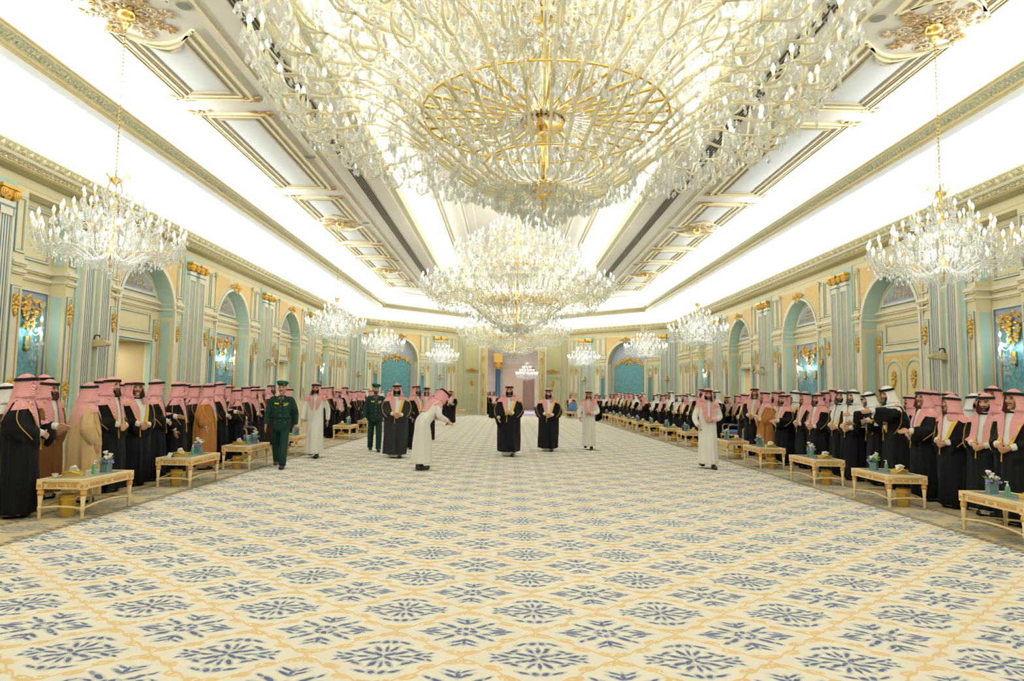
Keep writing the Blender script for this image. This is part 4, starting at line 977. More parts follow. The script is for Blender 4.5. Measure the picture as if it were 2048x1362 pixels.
# ================================================================== LOW TABLES AND WHAT STANDS ON THEM
WOODC = mat('cream_gilt_wood', (238, 212, 158), .45, vary=.05, scale=8); WOODG = mat('carved_gilt_wood', (214, 158, 82), .5, .1, vary=.15, scale=20)
GLASST = mat('grey_glass_tabletop', (194, 204, 202), .12, 0, vary=.03, spec=.7)
LX, LY, TH = .26, .50, .48
def make_table():
    r = empty('low_table'); m = MB(); m.frame(-LX - .035, LX + .035, -LY - .035, LY + .035, .08, 0, .03, 0)
    M = Matrix(((1, 0, 0, 0), (0, 0, 1, 0), (0, 1, 0, TH - .03), (0, 0, 0, 1))); q = MB(); q.add(m.v, m.f, 0, False, M); q.build('tabletop', WOODC, r)
    m = MB(); m.box((-LX + .035, -LY + .035, TH - .03), (LX - .035, LY - .035, TH)); m.build('glass_top', GLASST, r)
    ap = MB()
    for e in (-1, 1):
        ap.box((e * LX - .012, -LY, TH - .12), (e * LX + .012, LY, TH - .03), 0); ap.box((-LX, e * LY - .012, TH - .12), (LX, e * LY + .012, TH - .03), 0)
        for k in range(21):
            y = -LY + .12 + (2 * LY - .24) * k / 20
            if abs(y) > .08: ap.box((e * LX - .017, y - .013, TH - .095), (e * LX + .017, y + .013, TH - .06), 1)
        for k in range(9):
            x = -LX + .1 + (2 * LX - .2) * k / 8
            if abs(x) > .05: ap.box((x - .013, e * LY - .017, TH - .095), (x + .013, e * LY + .017, TH - .06), 1)
        ap.ball((e * LX, 0, TH - .077), (.02, .07, .028), 8, 5, 1); ap.ball((0, e * LY, TH - .077), (.06, .02, .028), 8, 5, 1)
    ap.build('apron', [WOODC, WOODG], r)
    lg = MB(); lg.box((-.035, -.035, TH - .125), (.035, .035, TH - .03), 0); lg.lathe([(.03, TH - .125), (.036, TH - .15), (.04, TH - .175), (.034, TH - .195)], 10, 1); lg.lathe([(.032, TH - .195), (.022, .16), (.022, .15), (.028, .145), (.028, .11), (.02, .10), (.02, .02), (.022, 0)], 10, 0)
    for a in range(4): lg.box((-.02, -.02, TH - .1), (.02, .02, TH - .06), 1, Matrix.Rotation(a * PI / 2, 4, 'Z') @ Matrix.Translation((.018, 0, 0)))
    me = lg.mesh('leg', [WOODC, WOODG])
    for x in (-1, 1):
        for y in (-1, 1): link('leg', me, r, (x * LX, y * LY, 0))
    st = MB()
    for e in (-1, 1):
        st.tube([(e * LX, LY * t, .13 + .035 * (1 - t * t)) for t in [-1 + .2 * k for k in range(11)]], .014, 6); st.tube([(LX * t, e * LY, .13 + .02 * (1 - t * t)) for t in [-1 + .25 * k for k in range(9)]], .014, 6)
    st.build('stretcher', WOODC, r); return r
VGL = mat('dark_glass_vase', (84, 112, 108), .15, 0, vary=.2, scale=20, spec=.6); PETW = mat('white_petal', (248, 248, 240), .6, vary=.02); PETP = mat('pale_pink_petal', (236, 208, 220), .6, vary=.05); LEAFG = mat('leaf_green', (92, 142, 66), .5, vary=.2, scale=20); HYD = mat('blue_grey_hydrangea', (132, 140, 172), .7, vary=.2, scale=60); LIME = mat('lime_hydrangea', (156, 196, 92), .7, vary=.2, scale=60)
def make_vase(seed, green):
    rnd = random.Random(seed); r = empty('flower_vase'); m = MB(); m.box((-.05, -.05, 0), (.05, .05, .115)); m.box((-.044, -.044, .115), (.044, .044, .118)); m.build('vase', VGL, r)
    for k in range(3):
        m = MB(); a = k * 2.1 + seed
        for j in range(16): m.ball((rnd.gauss(0, .022), rnd.gauss(0, .022), rnd.gauss(0, .02)), .016, 5, 3)
        m.build('hydrangea', HYD if k else (LIME if green else HYD), r, (.052 * math.cos(a), .052 * math.sin(a), .14 + (.06 if green and k == 0 else 0)))
    for k in range(4):
        m = MB(); a = k * 1.6 + seed * .7
        m.lathe([(.006, 0), (.018, .03), (.034, .055), (.03, .06), (.014, .035), (0, .03)], 8); m.ball((0, 0, .03), (.02, .02, .025), 6, 4)
        o = m.build('blossom', PETW if k % 2 else PETP, r, (.035 * math.cos(a), .035 * math.sin(a), .155 + .03 * (k % 3))); o.rotation_euler = (rnd.uniform(-.5, .5), rnd.uniform(-.5, .5), 0)
    m = MB()
    for k in range(8):
        a = k * .8 + seed; c_, s_ = math.cos(a), math.sin(a); L_ = rnd.uniform(.07, .12)
        m.add([(0, 0, .11), (c_ * L_ * .5 - s_ * .022, s_ * L_ * .5 + c_ * .022, .17), (c_ * L_, s_ * L_, .21), (c_ * L_ * .5 + s_ * .022, s_ * L_ * .5 - c_ * .022, .17), (c_ * L_ * .55, s_ * L_ * .55, .19)], [(0, 3, 4), (0, 4, 1), (1, 4, 2), (4, 3, 2)])
    m.build('foliage', LEAFG, r); return r
GELM = glassy('green_gel_bottle', (176, 226, 200), (150, 218, 184), .55, .1)
def make_gel():
    r = empty('sanitizer_bottle'); m = MB(); m.lathe([(.026, 0), (.028, .01), (.028, .10), (.02, .125), (.012, .13)], 14); m.build('bottle', GELM, r)
    m = MB(); m.lathe([(.013, .13), (.013, .145), (.005, .147), (.005, .17)], 10); m.box((-.007, -.03, .168), (.007, .008, .178)); m.build('pump', mat('white_plastic', (240, 240, 238), .4), r); return r
def make_tissue():
    r = empty('tissue_box'); m = MB(); m.box((-.06, -.11, 0), (.06, .11, .06), 0)
    for e in (-1, 1): m.tube(bez([(e * .062, -.1, .03), (e * .075, 0, .06), (e * .062, .1, .03)], 6), .012, 6)
    m.build('box', mat('bin_gilt', (232, 190, 92), .22, .6, .1, 12, .6), r); m = MB(); m.add([(-.02, -.05, .06), (.02, .05, .06), (.05, .03, .115), (.0, -.02, .135), (-.045, -.06, .11), (.02, -.055, .06), (-.02, .05, .06), (-.03, .03, .12)], [(0, 5, 3, 4), (5, 1, 2, 3), (0, 4, 7, 6), (6, 7, 2, 1), (3, 2, 7, 4)]); m.build('tissue', PETW, r); return r
def make_bin():
    r = empty('waste_bin'); m = MB(); m.lathe([(.085, 0), (.088, .01), (.095, .26), (.1, .265), (.092, .262), (.085, .02), (0, .02)], 24); m.build('bucket', mat('bin_gilt', (232, 190, 92), .22, .6, .1, 12, .6), r); m = MB(); m.lathe([(.094, .2), (.098, .205), (.098, .225), (.095, .23)], 24); m.build('rim_band', GOLD, r); return r
def make_cup():
    r = empty('coffee_cup'); m = MB(); m.lathe([(.018, 0), (.02, .005), (.034, .04), (.038, .05), (.034, .048), (.018, .01), (0, .01)], 14); m.build('bowl', PETW, r); m = MB(); m.lathe([(.038, .0495), (.0385, .052), (.036, .052)], 14); m.build('gilt_rim', GOLD, r); return r
tab0, bin0, gel0, tis0 = make_table(), make_bin(), make_gel(), make_tissue(); vas = [make_vase(1, False), make_vase(4, True)]
first = {}
def place(proto, loc, rot, label, cat, group):
    if proto.name not in first: first[proto.name] = 1; o = proto
    else: o = copy_tree(proto)
    o.location = loc; o.rotation_euler = (0, 0, rot); tag(o, label, cat, group); return o
ORD = ['first', 'second', 'third', 'fourth', 'fifth', 'sixth', 'seventh', 'eighth', 'ninth', 'tenth', 'eleventh', 'twelfth', 'thirteenth', 'fourteenth']
RT = [(5.42, 7.52), (5.38, 10.1), (5.36, 12.51), (5.38, 15.22), (5.39, 17.53), (5.39, 21.64), (5.36, 24.13), (5.38, 27.07), (5.36, 29.74), (5.38, 32.25), (5.38, 34.85), (5.5, 37.83), (5.6, 41.0)]
LT = [(-5.46, 8.35), (-5.46, 11.12), (-5.48, 13.69), (-5.50, 16.73), (-5.54, 22.5), (-5.6, 26.4), (-5.6, 29.6), (-5.6, 32.6)]
TABLES = []
for sd, rows in ((1, RT), (-1, LT)):
    side = 'closed doors\' side' if sd > 0 else 'officers\' side'
    for i, (x, y) in enumerate(rows):
        cx, cy = x + sd * LX, y + LY; rnd = random.Random(i * 7 + sd); nm = '%s low table from the entrance, %s' % (ORD[i], side)
        TABLES.append((sd, i, cx, cy, nm))
        place(tab0, (cx, cy, 0), 0, 'cream gilt glass-topped low table, %s from the entrance, %s' % (ORD[i], side), 'table', 'low tables along the carpet borders')
        def on(dx, dy): return (cx + sd * dx, cy + dy, TH + .002)
        place(vas[1 if (i % 3 == 1) else 0], on(-.05 + rnd.uniform(-.03, .03), .22 + rnd.uniform(-.05, .05)), rnd.uniform(0, 6), 'vase of white blossoms on the %s' % nm, 'flower vase', 'flower vases on the low tables')
        place(gel0, on(-.05 + rnd.uniform(-.04, .04), .0 + rnd.uniform(-.04, .04)), PI + sd * .4, 'green gel pump bottle on the %s' % nm, 'bottle', 'gel bottles on the low tables')
        place(tis0, on(.08, -.17 + rnd.uniform(-.04, .04)), PI / 2 + rnd.uniform(-.3, .3), 'brass box of tissues on the %s' % nm, 'tissue box', 'tissue boxes on the low tables')
        place(bin0, (cx + sd * .07, cy - .28, 0), rnd.uniform(0, 6), 'round brass waste bin under the %s' % nm, 'bin', 'brass bins under the low tables')
cup = make_cup(); cup.location = (LT[0][0] - .44, LT[0][1] + .12, TH + .002); tag(cup, 'small white coffee cup on the first low table from the entrance, officers\' side', 'cup')
m = MB(); 
for e in (-1, 1): m.add([(e * .04, -.07, 0), (e * .04, .07, 0), (0, .07, .075), (0, -.07, .075), (e * .037, -.07, 0), (e * .037, .07, 0)], [(0, 1, 2, 3), (4, 3, 2, 5)])
o = m.build('folded_card', PETW, None, (LT[1][0] - .36, LT[1][1] + .06, TH + .002), .9); tag(o, 'white folded card on the second low table from the entrance, officers\' side', 'card')

# ---------------------------------------------------------------- armchairs
BLUEF = mat('blue_upholstery', (74, 110, 158), .8, vary=.08, scale=20); 
def rbox(mb, a, b, bev, mi=0, M=None):
    bm = bmesh.new(); bmesh.ops.create_cube(bm, size=1); (x0, y0, z0), (x1, y1, z1) = a, b
    for v in bm.verts: v.co = Vector(((x0 + x1) / 2 + v.co.x * (x1 - x0), (y0 + y1) / 2 + v.co.y * (y1 - y0), (z0 + z1) / 2 + v.co.z * (z1 - z0)))
    bmesh.ops.bevel(bm, geom=bm.edges[:], offset=bev, segments=3, affect='EDGES', profile=.5)
    bm.verts.index_update(); mb.add([tuple(v.co) for v in bm.verts], [tuple(v.index for v in f.verts) for f in bm.faces], mi, True, M); bm.free()
def make_chair():      # faces -y
    r = empty('armchair'); m = MB(); rbox(m, (-.29, -.28, .36), (.29, .27, .5), .05); m.build('seat', BLUEF, r)
    m = MB(); rbox(m, (-.27, -.05, .0), (.27, .05, .56), .045, 0, Matrix.Translation((0, .3, .5)) @ Matrix.Rotation(-.16, 4, 'X')); m.build('backrest', BLUEF, r)
    m = MB(); M = Matrix.Translation((0, .3, .46)) @ Matrix.Rotation(-.16, 4, 'X')
    m.tube([tuple(M @ Vector(p)) for p in bez([(-.29, 0, 0), (-.3, 0, .5), (-.2, 0, .62), (0, 0, .66), (.2, 0, .62), (.3, 0, .5), (.29, 0, 0)], 5)], .022, 6); m.ball(tuple(M @ Vector((0, -.02, .67))), (.07, .03, .04), 8, 5); m.build('back_frame', WOODG, r)
    m = MB(); m.frame(-.31, .31, -.3, .3, .04, 0, .06); q = MB(); q.add(m.v, m.f, 0, False, Matrix(((1, 0, 0, 0), (0, 0, 1, 0), (0, 1, 0, .32), (0, 0, 0, 1)))); q.build('seat_rail', WOODG, r)
    lg = MB(); lg.lathe([(.03, .33), (.034, .28), (.022, .25), (.018, .03), (.024, 0)], 8); me = lg.mesh('leg', WOODG)
    for x in (-1, 1):
        for y in (-1, 1): link('leg', me, r, (x * .28, y * .27, 0))
        a = MB(); a.tube(bez([(x * .3, .27, .66), (x * .31, .05, .68), (x * .31, -.2, .66), (x * .3, -.22, .5), (x * .29, -.24, .36)], 5), .02, 6); a.build('armrest', WOODG, r)
        a = MB(); rbox(a, (x * .31 - .03, -.16, .68), (x * .31 + .03, .1, .71), .012); a.build('arm_pad', BLUEF, r)
    return r
ch0 = make_chair(); chairs = []
for x, y, rz, lb in ((6.95, 19.9, -PI / 2, 'blue armchair standing empty among the guests, closed doors\' side'), (-6.75, 16.5, PI / 2, 'empty blue armchair behind the fourth low table, officers\' side'),
                     (4.75, 46.0, -.5, 'blue armchair by the great doorway, closed doors\' side'), (4.1, 46.9, -.4, 'second blue armchair by the great doorway, closed doors\' side'), (-4.6, 45.8, .5, 'blue armchair by the great doorway, officers\' side'), (-5.3, 45.1, .5, 'second blue armchair by the great doorway, officers\' side'), (7.3, 22.9, -PI / 2, 'blue armchair behind the sixth low table, closed doors\' side')):
    place(ch0, (x, y, 0), rz, lb, 'armchair', 'blue gilt armchairs')
for x, y, lb in ((-3.75, 47.9, 'officers\' side'), (4.0, 45.2, 'closed doors\' side')):
    place(tab0, (x, y, 0), .4 if x > 0 else -.4, 'cream and gilt low table by the great doorway, ' + lb, 'table', 'low tables by the doorway')
# ================================================================== PEOPLE KIT   (figure faces -y, feet at z=0, 1.76 m tall)
def skin_mat(name, style, tone):
    t = NT(name); a = t.n.new('ShaderNodeAttribute'); a.attribute_name = 'hl'; x, y, z = t.sep(a.outputs['Vector']); ax = t.m('ABSOLUTE', x)
    def lt(v, b): return t.m('LESS_THAN', v, b)
    def gt(v, b): return t.m('GREATER_THAN', v, b)
    def al(*m):
        r = m[0]
        for q in m[1:]: r = t.m('MULTIPLY', r, q)
        return r
    inhead = al(lt(ax, .12), gt(z, -.16), lt(z, .2), lt(t.m('ABSOLUTE', y), .16))
    jaw = t.m('ADD', z, t.m('MULTIPLY', t.m('MAXIMUM', t.m('SUBTRACT', ax, .03), 0.0), -.9))
    lips = al(lt(ax, .022), lt(t.m('ABSOLUTE', t.m('ADD', z, .057)), .007), lt(y, -.07))
    if style == 'beard': hair = al(lt(jaw, -.052), lt(y, .0), gt(z, -.125))
    elif style == 'short': hair = al(lt(jaw, -.066), lt(y, -.03), gt(z, -.125))
    else: hair = al(lt(ax, 0), lt(y, 0))
    mo = al(lt(ax, .034), lt(z, -.036), gt(z, -.050), lt(y, -.07))
    brow = al(gt(z, .025), lt(z, .036), gt(ax, .012), lt(ax, .052), lt(y, -.05))
    eye = al(lt(t.m('ABSOLUTE', t.m('SUBTRACT', z, .010)), .007), gt(ax, .017), lt(ax, .044), lt(y, -.05))
    scalp = al(gt(t.m('ADD', z, t.m('MULTIPLY', y, .8)), .02), gt(z, -.05), gt(y, -.055))
    n = t.noise(t.coord(), 30, 2)
    c = t.mix(n, lin(tuple(v * .93 for v in tone)), lin(tone))
    c = t.mix(al(lips, inhead), c, lin((168, 100, 88)))
    dk = t.m('MAXIMUM', t.m('MAXIMUM', t.m('MULTIPLY', hair, t.m('SUBTRACT', 1.0, lips)), mo), t.m('MAXIMUM', brow, scalp))
    c = t.mix(al(dk, inhead), c, lin((38, 30, 27))); c = t.mix(al(eye, inhead), c, lin((46, 36, 32)))
    t.base(c); t.b.inputs['Roughness'].default_value = .55; return t.mat
SKINS = [skin_mat('skin_full_beard', 'beard', (196, 146, 112)), skin_mat('skin_trimmed_beard', 'short', (206, 158, 124)), skin_mat('skin_moustache', 'none', (188, 136, 102))]
def cloth(name, col, rough=.85, bump=.15, sc=120, sheen=0):
    t = NT(name); c = lin(col); mp = t.n.new('ShaderNodeMapping'); t.l.new(t.coord(), mp.inputs[0]); mp.inputs['Scale'].default_value = (11, 11, 1.1)
    f = t.noise(mp.outputs[0], 1.0, 1); t.base(t.mix(f, tuple(v * .88 for v in c[:3]) + (1,), tuple(min(1, v * 1.1) for v in c[:3]) + (1,)))
    t.b.inputs['Roughness'].default_value = rough; t.b.inputs['Specular IOR Level'].default_value = .15; t.bump(f, .85, .05); return t.mat
BLACK = cloth('black_cloak_cloth', (15, 14, 15)); BLACK2 = cloth('charcoal_cloak_cloth', (36, 35, 37)); BRN = cloth('brown_cloak_cloth', (128, 86, 50)); LBRN = cloth('light_brown_cloak_cloth', (164, 108, 56)); TAN = cloth('tan_cloak_cloth', (198, 168, 122)); DBRN = cloth('dark_brown_cloak_cloth', (78, 58, 44))
WTHOBE = cloth('white_thobe_cloth', (240, 238, 230)); GTHOBE = cloth('grey_thobe_cloth', (176, 172, 162)); TRIM = mat('gold_cloak_trim', (226, 176, 58), .5, .25, .1, 30); AGAL = mat('black_agal_cord', (16, 15, 15), .7, bump=.3, bscale=200)
WGH = cloth('white_headcloth', (242, 242, 238)); GREENU = cloth('dark_green_uniform', (15, 42, 36), .8); BERET = cloth('green_beret', (16, 66, 44)); SHOE = mat('black_leather', (22, 21, 21), .4, vary=.05)
def red_check():
    t = NT('red_check_headcloth'); p = t.coord(); x, y, z = t.sep(p)
    a = t.m('FRACT', t.m('MULTIPLY', t.m('ADD', x, y), 84)); b = t.m('FRACT', t.m('MULTIPLY', z, 84))
    f = t.m('MULTIPLY', t.m('GREATER_THAN', a, .38), t.m('GREATER_THAN', b, .30))
    t.base(t.mix(f, lin((236, 208, 206)), lin((188, 62, 72)))); t.b.inputs['Roughness'].default_value = .9; t.b.inputs['Specular IOR Level'].default_value = .1
    return t.mat
RGH = red_check()
def remeshed(mb, voxel, smooth=2, ratio=1.0):
    me = bpy.data.meshes.new('tmp'); me.from_pydata(mb.v, [], mb.f); o = bpy.data.objects.new('tmp', me); COL.objects.link(o)
    r = o.modifiers.new('r', 'REMESH'); r.mode = 'VOXEL'; r.voxel_size = voxel
    if smooth: s_ = o.modifiers.new('s', 'SMOOTH'); s_.factor = .5; s_.iterations = smooth
    if ratio < 1: d_ = o.modifiers.new('d', 'DECIMATE'); d_.ratio = ratio
    dg = bpy.context.evaluated_depsgraph_get(); out = bpy.data.meshes.new_from_object(o.evaluated_get(dg)); bpy.data.objects.remove(o); bpy.data.meshes.remove(me)
    out.materials.clear()
    out.polygons.foreach_set('use_smooth', [True] * len(out.polygons)); return out
def limb(mb, pts, rad, n=10): mb.tube(bez(pts, 4), np.interp(np.linspace(0, len(pts) - 1, (len(pts) - 1) * 4 + 1), range(len(pts)), rad).tolist(), n)
def add_head(mb, M):
    n, m = 26, 18; v = []; f = []
    for i in range(m + 1):
        ph = -PI / 2 + PI * i / m
        for k in range(n):
            a = 2 * PI * k / n; x, y, z = .076 * math.cos(ph) * math.sin(a), -.097 * math.cos(ph) * math.cos(a), .118 * math.sin(ph)
            if z < 0: s_ = 1 - .30 * (-z / .118) ** 1.6; x *= s_; y = y * (1 - .06 * (-z / .118)) - .018 * (-z / .118)
            for e in (-1, 1):
                d = math.hypot(x - e * .03, z - .012)
                if y < -.04 and d < .03: y += .009 * (1 - d / .03)
            v.append((x, y, z))
    for i in range(m):
        for k in range(n): k2 = (k + 1) % n; f.append((i * n + k, i * n + k2, (i + 1) * n + k2, (i + 1) * n + k))
    mb.add(v, f, 0, True, M)
    mb.tube([(0, -.088, .022), (0, -.103, -.005), (0, -.116, -.024), (0, -.098, -.032)], [.010, .012, .016, .010], 8, M=M)
    mb.ball((0, -.084, .031), (.05, .014, .009), 10, 6, M=M); mb.ball((0, -.097, -.057), (.024, .009, .009), 8, 5, M=M); mb.ball((0, -.088, -.098), (.028, .022, .02), 8, 6, M=M)
    for e in (-1, 1): mb.ball((e * .078, .008, -.005), (.011, .018, .03), 8, 6, M=M); mb.ball((e * .042, -.068, -.018), (.022, .018, .02), 8, 6, M=M)
def add_hand(mb, wrist, direc, palm_n, side, curl=.6):
    """palm plus five unequal bent fingers; direc = finger direction, palm_n = direction the palm faces"""
    d = Vector(direc).normalized(); pn = Vector(palm_n); pn = (pn - d * pn.dot(d)).normalized(); w_ = d.cross(pn) * side
    W = Vector(wrist); R = Matrix((w_, pn, d)).transposed()
    mb.ball(tuple(W + d * .05), (.040, .016, .055), 10, 6, rot=R); mb.ball(tuple(W + d * .01), (.028, .02, .03), 8, 5, rot=R)
    for k, (off, ln) in enumerate(((-.030, .068), (-.010, .078), (.010, .073), (.029, .056))):
        p = W + d * .09 + w_ * off; pts = [p - d * .03, p]; dd = d.copy()
        for j, s_ in enumerate((.42, .32, .26)):
            a = curl * (.6 + .5 * j); dd = (d * math.cos(a) + pn * math.sin(a)); p = p + dd * ln * s_; pts.append(p)
        mb.tube(pts, [.010, .010, .0095, .009, .007], 7)
    p = W + d * .025 - w_ * .032; q = p + (d * .5 - w_ * .7 + pn * .35).normalized() * .035; r_ = q + (d * .85 - w_ * .15 + pn * .45).normalized() * .033; s2 = r_ + (d * .9 + pn * .45 + w_ * .1).normalized() * .022
    mb.tube([p, q, r_, s2], [.013, .0115, .010, .008], 7)
def rings(mb, lst, n=44, folds=0.0, seed=0, fz=None):
    """closed stack of ellipses (z, half width x, half depth y, y offset[, x offset])"""
    rnd = random.Random(seed); ph = [rnd.uniform(0, 6.28) for _ in range(4)]; v = []; f = []
    for e in lst:
        z, a, b, yo = e[:4]; xo = e[4] if len(e) > 4 else 0
        A = folds * (fz(z) if fz else 1)
        for k in range(n):
            t = 2 * PI * k / n; s_ = 1 + A * (math.sin(9 * t + ph[0] + 2.2 * z) * .5 + math.sin(14 * t + ph[1] - 1.3 * z) * .35 + math.sin(5 * t + ph[2] + z) * .5)
            v.append((xo + a * s_ * math.sin(t), yo - b * s_ * math.cos(t), z))
    for i in range(len(lst) - 1):
        for k in range(n): k2 = (k + 1) % n; f.append((i * n + k, i * n + k2, (i + 1) * n + k2, (i + 1) * n + k))
    f.append(tuple(range(n - 1, -1, -1))); f.append(tuple((len(lst) - 1) * n + k for k in range(n))); mb.add(v, f, 0, True)
def bend(me, lean, twist=0.0):
    if not lean: return
    co = np.empty(len(me.vertices) * 3); me.vertices.foreach_get('co', co); co = co.reshape(-1, 3)
    w_ = np.clip((co[:, 2] - .78) / .35, 0, 1); w_ = w_ * w_ * (3 - 2 * w_); a = lean * w_; y, z = co[:, 1].copy(), co[:, 2] - .92
    co[:, 1] = y * np.cos(a) - z * np.sin(a); co[:, 2] = .92 + y * np.sin(a) + z * np.cos(a); me.vertices.foreach_set('co', co.ravel()); me.update()
def lerp(z, tab): return float(np.interp(z, [t[0] for t in tab], [t[1] for t in tab]))
class Proto: pass
def figure(kind='bisht', arms='clasp', yaw=0.0, nod=.05, stride=0.0, lean=0.0, seed=1, gh='down', wide=1.0, hem=.05, open_to=1.04, no_ghutra=False):
    P = Proto(); P.kind = kind; P.parts = []; P.lean = lean
    HM = Matrix.Translation((0, -.025, 1.632)) @ Matrix.Rotation(yaw, 4, 'Z') @ Matrix.Rotation(nod, 4, 'X') @ Matrix.Scale(1.07, 4)
    # ---- joints
    S = {e: Vector((e * .185, .0, 1.41)) for e in (-1, 1)}
    A = {'clasp': {1: ((.285, .02, 1.12), (.085, -.235, 1.005), (-.85, -.35, -.4), (0, .8, .3)), -1: ((-.285, .02, 1.12), (-.075, -.25, 1.03), (.85, -.3, -.45), (0, .8, .3))},
         'reach': {1: ((.27, -.08, 1.13), (.17, -.36, 1.10), (-.2, -1, -.1), (-.8, 0, -.5)), -1: ((-.285, .02, 1.12), (-.08, -.25, 1.03), (.85, -.3, -.45), (0, .8, .3))},
         'down': {1: ((.27, .03, 1.12), (.26, -.06, .86), (-.05, -.25, -1), (-1, 0, 0)), -1: ((-.27, .03, 1.12), (-.26, -.06, .86), (.05, -.25, -1), (1, 0, 0))},
         'walk': {1: ((.27, .0, 1.13), (.06, -.22, 1.06), (-.95, -.2, .0), (0, 1, 0)), -1: ((-.28, -.02, 1.12), (-.25, -.20, .93), (.1, -.7, -.6), (.9, 0, .2))},
         'swing': {1: ((.26, .10, 1.14), (.27, .10, .87), (0, .1, -1), (-1, 0, 0)), -1: ((-.26, -.03, 1.12), (-.27, -.16, .88), (0, -.4, -1), (1, 0, 0))},
         'hold': {1: ((.26, -.06, 1.12), (.13, -.30, 1.04), (-.7, -.7, 0), (-.2, .2, 1)), -1: ((-.26, -.06, 1.12), (-.10, -.32, 1.0), (.6, -.8, 0), (.2, .2, 1))},
         'give': {1: ((.25, -.12, 1.2), (.16, -.38, 1.28), (-.1, -1, .1), (-.6, 0, -.6)), -1: ((-.25, -.12, 1.2), (-.14, -.36, 1.24), (.1, -1, .1), (.6, 0, -.6))},
         'hug': {1: ((.27, -.14, 1.36), (.16, -.42, 1.40), (-.5, -.8, 0), (-.6, .4, 0)), -1: ((-.27, -.12, 1.25), (-.16, -.40, 1.22), (.5, -.8, 0), (.6, .4, 0))}}[arms]
    E = {e: Vector(A[e][0]) for e in A}; Wr = {e: Vector(A[e][1]) for e in A}
    ank = {e: Vector((e * .095, -e * stride * (.30 if kind == 'officer' else .20) + .02, .09 + (.05 * stride if e < 0 else 0))) for e in (-1, 1)}
    knee = {e: Vector((e * .10, -e * stride * (.15 if kind == 'officer' else .09) - .03 * abs(stride) - .015, .50)) for e in (-1, 1)}
    # ---- one continuous body
    b = MB(); add_head(b, HM); b.tube([(0, .01, 1.36), (0, .005, 1.47), tuple(HM @ Vector((0, .015, -.07)))], [.062, .054, .056], 12)
    rings(b, [(.82, .09, .07, .0), (.88, .14, .09, .0), (.98, .14, .09, .0), (1.10, .135, .09, .0), (1.25, .165, .115, 0), (1.36, .18, .105, .005), (1.43, .13, .08, .01), (1.46, .06, .055, .01)], 24)
    for e in (-1, 1):
        limb(b, [S[e], E[e], Wr[e]], [.052, .042, .028]); add_hand(b, Wr[e], A[e][2], A[e][3], e, .75 if arms in ('clasp', 'walk', 'hold') else .35)
        limb(b, [(e * .09, 0, .9), tuple(knee[e]), tuple(ank[e])], [.07, .044, .03]); b.ball((ank[e].x, ank[e].y - .05, ank[e].z - .05), (.038, .10, .032), 10, 6)
    me = remeshed(b, .0085, 1, .45)
    inv = HM.inverted(); at = me.attributes.new('hl', 'FLOAT_VECTOR', 'POINT'); hl = np.array([tuple(inv @ v.co) if v.co.z > 1.40 else (9, 9, 9) for v in me.vertices], dtype=np.float32); at.data.foreach_set('vector', hl.ravel())
    me.name = 'body'; me.materials.append(SKINS[0]); bend(me, lean); P.parts.append(('body', me, 'skin'))
    # ---- outer garment as one cloth shell
    g = MB(); fz = lambda z: min(1, max(0, (1.3 - z) / 1.1))
    if kind == 'bisht':
        w_ = wide
        rings(g, [(hem, .265 * w_, .225 + stride * .14, .0), (.25, .27 * w_, .225 + stride * .11, .0), (.55, .275 * w_, .22 + stride * .06, .0), (.85, .28 * w_, .215, .01), (1.02, .285 * w_, .205, .005), (1.15, .275 * w_, .185, .01), (1.28, .25, .165, .012), (1.36, .215, .142, .015), (1.41, .175, .12, .015), (1.455, .11, .09, .015), (1.485, .07, .07, .012)], 44, .16, seed, fz)
        for e in (-1, 1):
            wr_, el = Wr[e], E[e]; end = el.lerp(wr_, .80)
            limb(g, [(e * .11, .01, 1.375), tuple(S[e] + Vector((e * .015, 0, -.075))), tuple(el + Vector((0, .02, -.03))), tuple(end + Vector((0, 0, -.025)))], [.07, .085, .11, .085], 14)
            if arms in ('clasp', 'walk', 'reach', 'hold', 'hug', 'give'): limb(g, [tuple(el + Vector((0, .0, -.10))), tuple(end + Vector((0, .02, -.12))), tuple(end + Vector((-e * .02, .06, -.26)))], [.09, .065, .035], 12)
        vox = .0155
    else:
        sl = stride * .155
        rings(g, [(hem, .20, .165 + sl, .0), (.3, .198, .165 + sl * .7, .0), (.6, .195, .158 + sl * .45, .0), (.85, .195, .15, .0), (1.0, .19, .142, .0), (1.15, .185, .135, .0), (1.28, .19, .135, .005), (1.36, .19, .12, .01), (1.415, .15, .10, .012), (1.455, .10, .08, .012), (1.50, .064, .066, .008)], 44, .14, seed, fz)
        for e in (-1, 1): limb(g, [(e * .11, .01, 1.385), tuple(S[e] + Vector((-e * .012, 0, -.03))), tuple(E[e]), tuple(E[e].lerp(Wr[e], .95))], [.06, .066, .064, .050], 14)
        vox = .0135
    if kind != 'officer':
        gm = remeshed(g, vox, 3, .55); gm.name = 'cloak' if kind == 'bisht' else 'thobe'; gm.materials.append(BLACK)
        bvh = BVHTree.FromPolygons([v.co.copy() for v in gm.vertices], [tuple(p.vertices) for p in gm.polygons])
        def rr(psi, z):
            d = Vector((math.sin(psi), -math.cos(psi), 0)); h = bvh.ray_cast(Vector((0, .01, z)) + d * 1.2, -d)
            return 1.2 - h[3] if h[0] is not None else .05
        def fy(x, z):
            h = bvh.ray_cast(Vector((x, -1.5, z)), Vector((0, 1, 0))); return h[0].y if h[0] is not None else None
